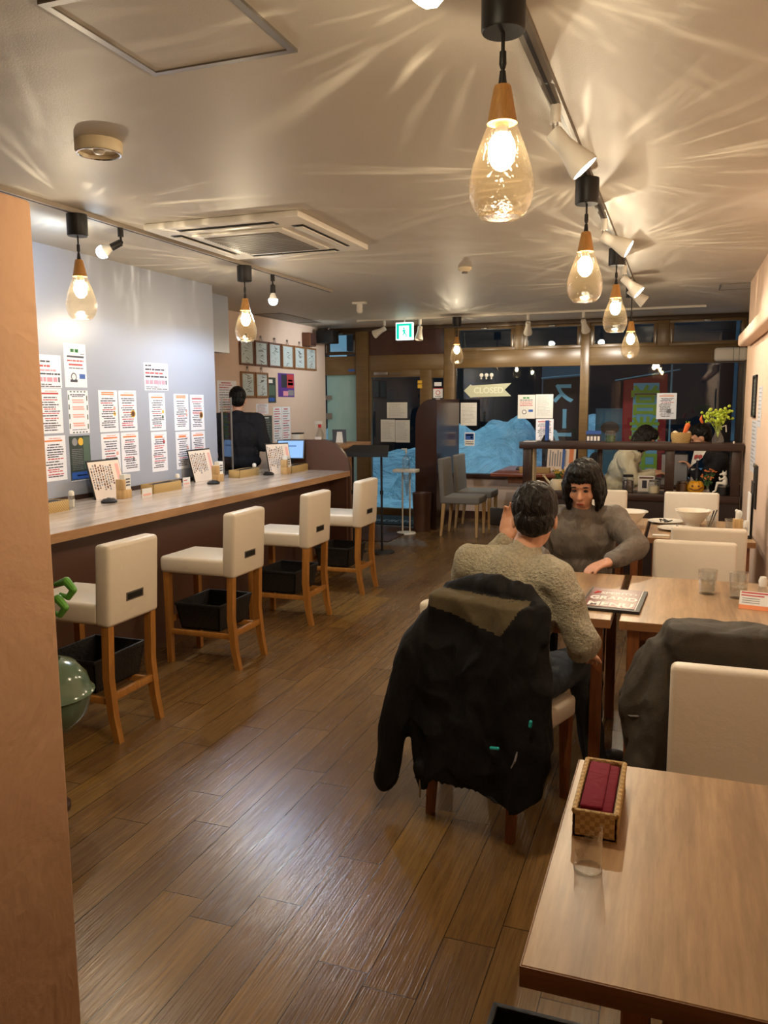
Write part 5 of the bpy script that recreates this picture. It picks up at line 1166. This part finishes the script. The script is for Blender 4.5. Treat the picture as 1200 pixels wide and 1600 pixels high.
# black basket on the floor below the near table, planter behind the partition
nb = copy_tree(bk); nb.location = (-.13, 1.40, .0); nb.rotation_euler = (0, 0, 0); nb.scale = (1.05, 1.05, 1.62); nb['label'] = 'black woven basket on the floor under the bare table, cut by the frame'; nb['group'] = 'floor basket'
del nb['group']
t = empty('planter', 'round grey-green glazed planter peeking out behind the plastered partition', 'planter', (-2.20, 2.30, 0))
MB().lathe([(0, .30), (.05, .30), (.11, .325), (.155, .38), (.172, .44), (.176, .455), (.186, .462), (.172, .475), (.16, .52), (.12, .57), (.07, .59), (.06, .58), (.10, .55), (.14, .50), (0, .40)], sx=1, sy=1).build('pot_body', 'glaze', t)
MB().lathe([(0, 0), (.075, 0), (.075, .02), (.03, .04), (.025, .28), (.07, .30), (0, .305)]).build('plant_stand', 'dark_wood', t)
b = MB()
for q in range(5):
    a = -1.0+q*1.4; b.limb([(0, 0, .5), (.03*math.cos(a), .03*math.sin(a), .66), (.06*math.cos(a), .06*math.sin(a), .80)], [.004, .004, .003], 0, 6)
b.build('stems', 'leaf_dark', t)
b = MB(); 
for q, (x, y, z) in enumerate(((.115, .03, .86), (.10, .0, .80), (-.03, .05, .84), (-.05, -.04, .88))):
    b.limb([(x-.05, y, z+.015), (x, y, z+.03), (x+.03, y, z), (x+.005, y, z-.03), (x-.03, y, z-.02)], [.008, .016, .013, .011, .006], 0, 10)
b.build('leaves', 'leaf', t)

# ------------------------------------------------------------------ coats over chairs
def coat_loft(mb, levels, hem, fold, n=56):
    loops = []
    for (z, xl, xr, yf, yb) in levels:
        L = []
        for i in range(n):
            a = 2*PI*i/n; cx, sx_ = math.cos(a), math.sin(a); p = .5
            u = math.copysign(abs(cx)**p, cx); v = math.copysign(abs(sx_)**p, sx_)
            x = (xl+xr)/2 + u*(xr-xl)/2; y = (yf+yb)/2 + v*(yb-yf)/2
            y += fold(x, z)*(1 if v < 0 else .3)
            L.append((x, y, max(z, hem(x)) if z > -1 else z))
        loops.append(L)
    mb.loft(loops)
def coatA():
    t = empty('black_coat', 'black coat with olive shoulder yoke draped over the back of an occupied chair', 'coat', (-.66, 2.72, 0), A_AX)
    b = MB()
    hem = lambda x: .15 if x < -.13 else (.15+(x+.13)/.09*.11 if x < -.04 else (.26-(x+.04)*.25 if x < .09 else (.165 if x < .24 else .165+(x-.24)*.7)))
    fold = lambda x, z: .014*math.sin(x*38+1+z*3)*(1-z) + .010*math.sin(x*17-z*6)
    lv = [(.872, -.11, .22, -.07, .03), (.858, -.145, .25, -.095, .055), (.80, -.165, .275, -.10, .06), (.72, -.185, .292, -.10, .05), (.62, -.20, .312, -.11, .03), (.52, -.21, .328, -.115, .0), (.42, -.215, .338, -.12, -.03), (.32, -.215, .34, -.125, -.04), (.24, -.21, .33, -.125, -.05), (.10, -.20, .32, -.12, -.055)]
    coat_loft(b, lv, hem, fold)
    b.limb([(-.13, -.03, .79), (-.20, -.07, .64), (-.245, -.09, .46), (-.29, -.10, .28), (-.318, -.10, .13)], [.05, .062, .062, .058, .052])
    b.limb([(.235, -.02, .78), (.275, -.04, .6), (.29, -.05, .42), (.275, -.07, .27)], [.04, .045, .05, .045])
    b.limb([(-.10, .01, .86), (-.02, .015, .885), (.09, .01, .895), (.19, .015, .875), (.255, .0, .83), (.28, -.02, .75)], [.03, .042, .048, .045, .042, .03])
    b.limb([(-.15, -.10, .22), (-.14, -.10, .15)], [.03, .02])
    o = b.build('coat_shell', ['coat_black', 'coat_olive'], t); crumple(solid(o, .006, 4), .014, 9)
    me = o.data
    if len(me.materials) < 2: me.materials.append(M['coat_olive'])
    for p in me.polygons:
        c = p.center
        if c.y < .03 and -.17 < c.x < .24 and c.z > .825-(c.x+.14)*.20 and c.z < .876 and c.z > .80-.5*max(0, .03-c.y-.05) - .2 and c.x+(.86-c.z)*.6 < .235: p.material_index = 1
    MB().limb([(.16, -.135, .385), (.185, -.135, .39)], [.006, .006], 0, 8).limb([(.295, -.12, .49), (.297, -.12, .505)], [.006, .006], 0, 8).build('badge', 'teal', t)
    MB().cone((-.145, -.12, .20), (-.145, -.12, .11), .004).build('zip_pull', 'steel', t)
    MB().tube([(.23, -.12, .33), (.245, -.125, .36), (.25, -.12, .39)], .004, 0, 6).build('reflective_trim', 'ink_grey', t)
coatA()
def coatB():
    t = empty('charcoal_jacket', 'charcoal brown jacket hung over a chair at the wood table', 'jacket', (.19, 2.60, 0), 0)
    b = MB(); hem = lambda x: .22+.03*math.sin(x*9)
    fold = lambda x, z: .010*math.sin(x*30+z*5)*(1.2-z) + .012*math.sin((x*.9+z*.75)*22)*max(0, .85-z)*2
    lv = [(.862, -.19, .21, -.07, .02), (.850, -.205, .225, -.095, .05), (.80, -.21, .23, -.10, .065), (.7, -.205, .235, -.085, .06), (.58, -.205, .24, -.075, .04), (.46, -.21, .245, -.08, .0), (.34, -.215, .25, -.085, -.03), (.24, -.215, .25, -.085, -.035), (.12, -.21, .25, -.08, -.04)]
    coat_loft(b, lv, hem, fold)
    b.limb([(-.185, .02, .81), (-.235, -.0, .735), (-.275, -.02, .64), (-.295, -.03, .555), (-.275, -.035, .48)], [.04, .05, .052, .05, .042])
    b.limb([(-.20, -.03, .78), (-.225, -.06, .60), (-.255, -.07, .42), (-.27, -.07, .24)], [.035, .05, .06, .062])
    b.limb([(-.19, .05, .80), (-.27, .05, .70), (-.305, .05, .58), (-.28, .06, .46), (-.25, .06, .3)], [.035, .035, .04, .05, .05])
    o = b.build('jacket_shell', 'coat_grey', t); crumple(solid(o, .0065, 3), .013, 11)
    MB().tube([(-.325, -.06, .565), (-.30, -.075, .56), (-.275, -.08, .565)], .003, 0, 6).build('sleeve_trim', 'ink_grey', t)
coatB()

# ------------------------------------------------------------------ people
def head(mb, c, rot):
    R3 = rot.to_matrix(); P = lambda *p: Vector(c) + R3 @ Vector(p)
    mb.ball(P(0, -.012, .022), (.074, .094, .094), 0, 20, rot); mb.ball(P(0, .026, -.04), (.060, .060, .076), 0, 18, rot); mb.ball(P(0, .034, -.083), (.040, .045, .034), 0, 14, rot)
    mb.limb([P(0, .080, -.004), P(0, .098, -.040)], [.008, .0125]); mb.ball(P(0, .088, -.046), (.018, .010, .009), 0, 10, rot)
    mb.ball(P(0, .074, .016), (.05, .014, .010), 0, 12, rot); mb.ball(P(0, .080, -.078), (.024, .011, .012), 0, 10, rot)
    for s in (-1, 1): mb.ball(P(s*.075, -.006, -.018), (.010, .020, .031), 0, 12, rot); mb.ball(P(s*.04, .055, -.042), (.022, .022, .022), 0, 10, rot)
    return P
def face_parts(P, rot, body):
    b = MB()
    for s in (-1, 1): b.ball(P(s*.030, .0785, -.006), (.013, .008, .0065), 0, 10, rot)
    b.build('eye', 'pink_eye', body); b = MB().ball(P(0, .0905, -.078), (.021, .004, .006), 0, 10, rot).build('mouth', 'lip', body)
    b = MB()
    for s in (-1, 1): b.ball(P(s*.031, .084, .017), (.018, .005, .0035), 0, 8, rot)
    b.build('eyebrow', 'hair', body)
def hand(mb, w, d, palm, thumb=1, curl=.5, s=1.0):
    w = Vector(w); d = Vector(d).normalized(); palm = Vector(palm); palm = (palm - d*palm.dot(d)).normalized(); side = d.cross(palm)*thumb
    q = Matrix((side, d, palm)).transposed().to_quaternion().to_euler()
    mb.ball(w+d*.045*s, (.040*s, .052*s, .017*s), 0, 14, q); mb.limb([w-d*.03, w+d*.02], [.024*s, .026*s])
    for i in range(4):
        b = w + d*(.082-.004*abs(i-1))*s + side*(.030-i*.0205)*s; L = (.036, .041, .038, .029)[i]*s
        d1 = (d + palm*curl*.7).normalized(); d2 = (d + palm*curl*2.2).normalized(); d3 = (d*.6 + palm*curl*3.2).normalized()
        p1 = b+d1*L; p2 = p1+d2*L*.68; p3 = p2+d3*L*.5; mb.limb([b-d*.02, b, p1, p2, p3], [.009*s, .0092*s, .0085*s, .0078*s, .0068*s], 0, 10)
    t0 = w + d*.025*s + side*.028*s; t1 = t0 + (side*.75+d*.6+palm*.35)*.034*s; t2 = t1 + (d*.9+side*.2+palm*.5)*.032*s
    mb.limb([t0, t1, t2], [.014*s, .0105*s, .008*s], 0, 10)
def shoe(mb, a, d):
    a = Vector(a); d = Vector(d).normalized(); z = Vector((0, 0, 1)); rot = Matrix((d.cross(z), d, z)).transposed().to_quaternion().to_euler()
    mb.ball(a+d*.02, (.042, .065, .045), 0, 12, rot); mb.ball(a+d*.12-z*.012, (.044, .075, .032), 0, 12, rot); mb.ball(a+d*.065-z*.022, (.043, .12, .022), 0, 12, rot)
def person(label, loc, rz, hd, hrot, neck, chest, pelvis, sh, arms, legs, top, pants, hair, face=True, vox=.006, sleeve=1.0, bulk=1.0, handspec=None, hairstyle='short', legr=1.0):
    t = empty('person', label, 'person', loc, rz)
    rot = Euler(hrot); b = MB(); P = head(b, hd, rot)
    V = Vector; b.limb([V(pelvis), V(chest), V(neck)], [.10, .10, .052]); b.limb([V(neck), V(hd)+V((0, -.01, -.05))], [.052, .050])
    for i, (S_, E_, W_) in enumerate(zip(sh, arms[0], arms[1])):
        b.limb([V(chest), V(S_), V(E_), V(W_)], [.06, .04, .034, .024])
        d, palm, th, cu = handspec[i]; hand(b, W_, d, palm, th, cu)
    body = solid(b.build('body', 'skin', t), vox, 2)
    if face: face_parts(P, rot, body)
    # upper garment
    g = MB(); ax = (V(chest)-V(pelvis)); q = ax.to_track_quat('Z', 'Y').to_euler()
    g.ball(V(chest)+V((0, -.01, -.01)), (.178*bulk, .122*bulk, .19), 0, 20, q); g.ball(V(chest).lerp(V(pelvis), .6), (.165*bulk, .125*bulk, .19), 0, 20, q); g.ball(V(pelvis)+V((0, 0, .02)), (.175*bulk, .14*bulk, .10), 0, 18)
    g.limb([V(sh[0]), V(chest)+V((0, 0, .09)), V(sh[1])], [.066*bulk, .075*bulk, .066*bulk]); g.limb([V(chest)+V((0, 0, .10)), V(neck)+V((0, .0, -.015))], [.105, .066]); g.ball(V(chest).lerp(V(neck), .62)+V((0, .02, -.02)), (.085, .075, .06))
    for S_ in sh: g.limb([V(neck)+V((0, -.01, -.045)), V(S_)+V((0, 0, .012))], [.058, .062*bulk])
    for S_, E_, W_ in zip(sh, arms[0], arms[1]):
        S_, E_, W_ = V(S_), V(E_), V(W_)
        if sleeve >= 1: g.limb([S_, S_.lerp(E_, .55), E_, E_.lerp(W_, .55), E_.lerp(W_, .93)], [.066*bulk, .060*bulk, .056*bulk, .048*bulk, .038*bulk])
        else: g.limb([S_, S_.lerp(E_, .5), S_.lerp(E_, .95)], [.068*bulk, .066*bulk, .064*bulk])
    crumple(solid(g.build('top', top, t), max(vox, .008), 4), .012, 9)
    # trousers and shoes
    g = MB(); g.ball(V(pelvis)+V((0, 0, -.03)), (.165, .135, .095), 0, 18)
    for (H_, K_, A_, F_) in legs:
        H_, K_, A_ = V(H_), V(K_), V(A_); g.limb([H_, H_.lerp(K_, .5), K_, K_.lerp(A_, .45), A_], [.088*legr, .080*legr, .064*legr, .058*legr, .048*legr]); s = MB(); shoe(s, A_+V((0, 0, -.035)), F_); solid(s.build('shoe', 'shoe', t), max(vox, .007), 2)
    crumple(solid(g.build('trousers', pants, t), max(vox, .008), 3), .010, 11)
    # hair
    g = MB()
    g.ball(P(0, -.030, .038), (.086, .096, .092), 0, 20, rot); g.ball(P(0, .012, .080), (.075, .075, .045), 0, 18, rot)
    if hairstyle == 'short':
        g.ball(P(0, -.055, -.02), (.074, .055, .065), 0, 16, rot)
        for k_ in range(9): a = -.9+k_*.225; g.limb([P(.06*math.sin(a), .05, .085), P(.078*math.sin(a*1.05), .083*math.cos(a*.9), .052)], [.022, .008], 0, 8)
    else:
        for k_ in range(13):
            a = PI*.5+.5+(PI*2-1-PI+PI*.0)*k_/12 if False else (.98 + (2*PI-1.96)*k_/12) + PI/2
            x_, y_ = math.cos(a), math.sin(a); ln = {'bob': -.13, 'long': -.20}[hairstyle]
            g.limb([P(.06*x_, .06*y_-.02, .07), P(.09*x_, .095*y_-.015, .0), P(.095*x_, .098*y_-.015, -.06), P(.088*x_, .09*y_-.015, ln)], [.03, .026, .024, .012], 0, 8)
        for k_ in range(9): a = -.95+k_*.2375; g.limb([P(.05*math.sin(a), .055, .088), P(.078*math.sin(a), .080*math.cos(a*.8), .055), P(.078*math.sin(a), .086*math.cos(a*.8), .036)], [.02, .012, .006], 0, 8)
    crumple(solid(g.build('hair', hair, t), max(vox*.9, .006), 2), .006, 30, .25)
    return t
# guest on the coat chair, seen from behind
person('person in cream bouclé cardigan and jeans sitting on the coat chair, holding a black phone', (-.66, 2.72, 0), A_AX, (.065, .315, 1.105), (-.28, .0, .45), (.045, .275, .98), (.03, .23, .80), (.02, .155, .50),
       ((-.155, .225, .915), (.215, .215, .90)), (((-.235, .31, .735), (.30, .255, .68)), ((-.115, .42, .99), (.235, .365, .60))),
       (((-.08, .17, .49), (-.075, .58, .51), (-.09, .55, .10), (-.1, 1, 0)), ((.105, .17, .49), (.15, .56, .51), (.19, .62, .10), (.25, 1, 0))),
       'fleece', 'denim', 'hair_brown', True, .0055, 1, 1.06, (((.15, .25, 1), (.35, -1, 0), 1, .45), ((-.15, 1, -.25), (0, 0, -1), -1, .35)), 'short')
ph = empty('phone', 'black phone held up by the person in the cream cardigan', 'phone', (-.66, 2.72, 0), A_AX)
MB().box(-.006, .006, -.075, .075, -.038, .038, 0, .005, 2, Matrix.Translation((-.15, .47, 1.065)) @ Matrix.Rotation(1.45, 4, 'Z')).build('phone_body', 'black', ph)
# guest opposite, facing the camera
person('person in grey-brown velour top with dark hair, sitting across from the cream cardigan', (-.50, 4.44, 0), PI, (-.03, .10, 1.10), (-.35, 0, -.1), (-.02, .05, .96), (0, .0, .78), (0, -.05, .53),
       ((-.19, .0, .90), (.19, .0, .90)), (((-.315, .17, .79), (.29, .16, .76)), ((-.20, .37, .745), (.12, .37, .745))),
       (((-.09, -.03, .53), (-.12, .42, .53), (-.17, .80, .11), (-.1, 1, 0)), ((.09, -.03, .53), (.10, .42, .53), (.10, .38, .10), (.1, 1, 0))),
       'velour', 'black_cloth', 'hair', True, .0055, 1, 1.12, (((.7, .7, -.15), (0, 0, -1), -1, .3), ((-.6, .8, -.15), (0, 0, -1), 1, .3)), 'bob')
# guests at the window seats
cs = copy_tree(g0); cs['label'] = 'grey chair under the guest in the off-white hoodie behind the divider'; place(cs, -.62, 8.60, -PI/2)
cs2 = copy_tree(g0); cs2['label'] = 'grey chair under the guest in black behind the divider'; place(cs2, .46, 8.60, PI/2)
person('person in off-white hoodie bending over a meal behind the divider', (-.66, 8.60, 0), -PI/2, (0, .34, 1.15), (-.5, 0, -.15), (0, .25, 1.02), (0, .13, .84), (0, -.02, .54),
       ((-.19, .15, .94), (.19, .15, .94)), (((-.24, .26, .74), (.25, .24, .74)), ((-.12, .42, .80), (.14, .42, .80))),
       (((-.09, .0, .53), (-.10, .36, .53), (-.10, .32, .10), (0, 1, 0)), ((.09, .0, .53), (.10, .36, .53), (.10, .32, .10), (0, 1, 0))),
       'white_hoodie', 'denim', 'hair_brown', True, .0075, 1, 1.15, (((.3, 1, .2), (0, 0, -1), -1, .7), ((-.3, 1, .2), (0, 0, -1), 1, .7)), 'bob')
person('person in black clothes behind the divider beside the pink pillar', (.46, 8.60, 0), PI/2, (0, .28, 1.17), (-.4, 0, .1), (0, .19, 1.02), (0, .09, .82), (0, -.02, .54),
       ((-.19, .10, .94), (.19, .10, .94)), (((-.25, .22, .74), (.25, .22, .74)), ((-.12, .34, .86), (.14, .36, .80))),
       (((-.09, .0, .53), (-.10, .36, .53), (-.10, .32, .10), (0, 1, 0)), ((.09, .0, .53), (.10, .36, .53), (.10, .32, .10), (0, 1, 0))),
       'black_cloth', 'black_cloth', 'hair', True, .0075, 1, 1.15, (((.2, .6, .7), (0, 1, -.3), -1, .7), ((-.3, 1, .2), (0, 0, -1), 1, .7)), 'short')
jc = empty('black_jacket', 'black padded jacket over the chair behind the off-white hoodie', 'jacket', (-.84, 8.60, 0)); b = MB().ball((0, 0, .80), (.07, .22, .12)).limb([(.0, -.2, .86), (.02, -.24, .7), (.04, -.24, .5)], [.06, .07, .06]).limb([(0, .2, .86), (.02, .24, .7), (.04, .24, .5)], [.06, .07, .06]).ball((-.03, 0, .62), (.06, .22, .22)); b.limb([(.0, -.15, .90), (.03, 0, .95), (.0, .15, .90)], [.05, .06, .05])
solid(b.build('jacket_shell', 'black_cloth', jc), .011, 3)
# staff member, back to the camera
person('staff member in black T-shirt standing behind the counter with back turned', (-4.19, 7.22, 0), .34, (0, .03, 1.565), (-.2, 0, .15), (0, .0, 1.42), (0, -.01, 1.20), (0, 0, .93),
       ((-.19, -.01, 1.35), (.19, -.01, 1.35)), (((-.245, -.01, 1.11), (.245, -.01, 1.11)), ((-.19, .20, 1.00), (.23, .22, 1.08))),
       (((-.09, 0, .88), (-.10, .02, .50), (-.10, -.01, .10), (0, 1, 0)), ((.09, 0, .88), (.10, .02, .50), (.10, -.01, .10), (0, 1, 0))),
       'black_cloth', 'black_cloth', 'hair', True, .0075, .5, 1.28, (((.2, 1, 0), (1, 0, -.4), -1, .5), ((-.2, 1, 0), (-1, 0, -.4), 1, .5)), 'short')
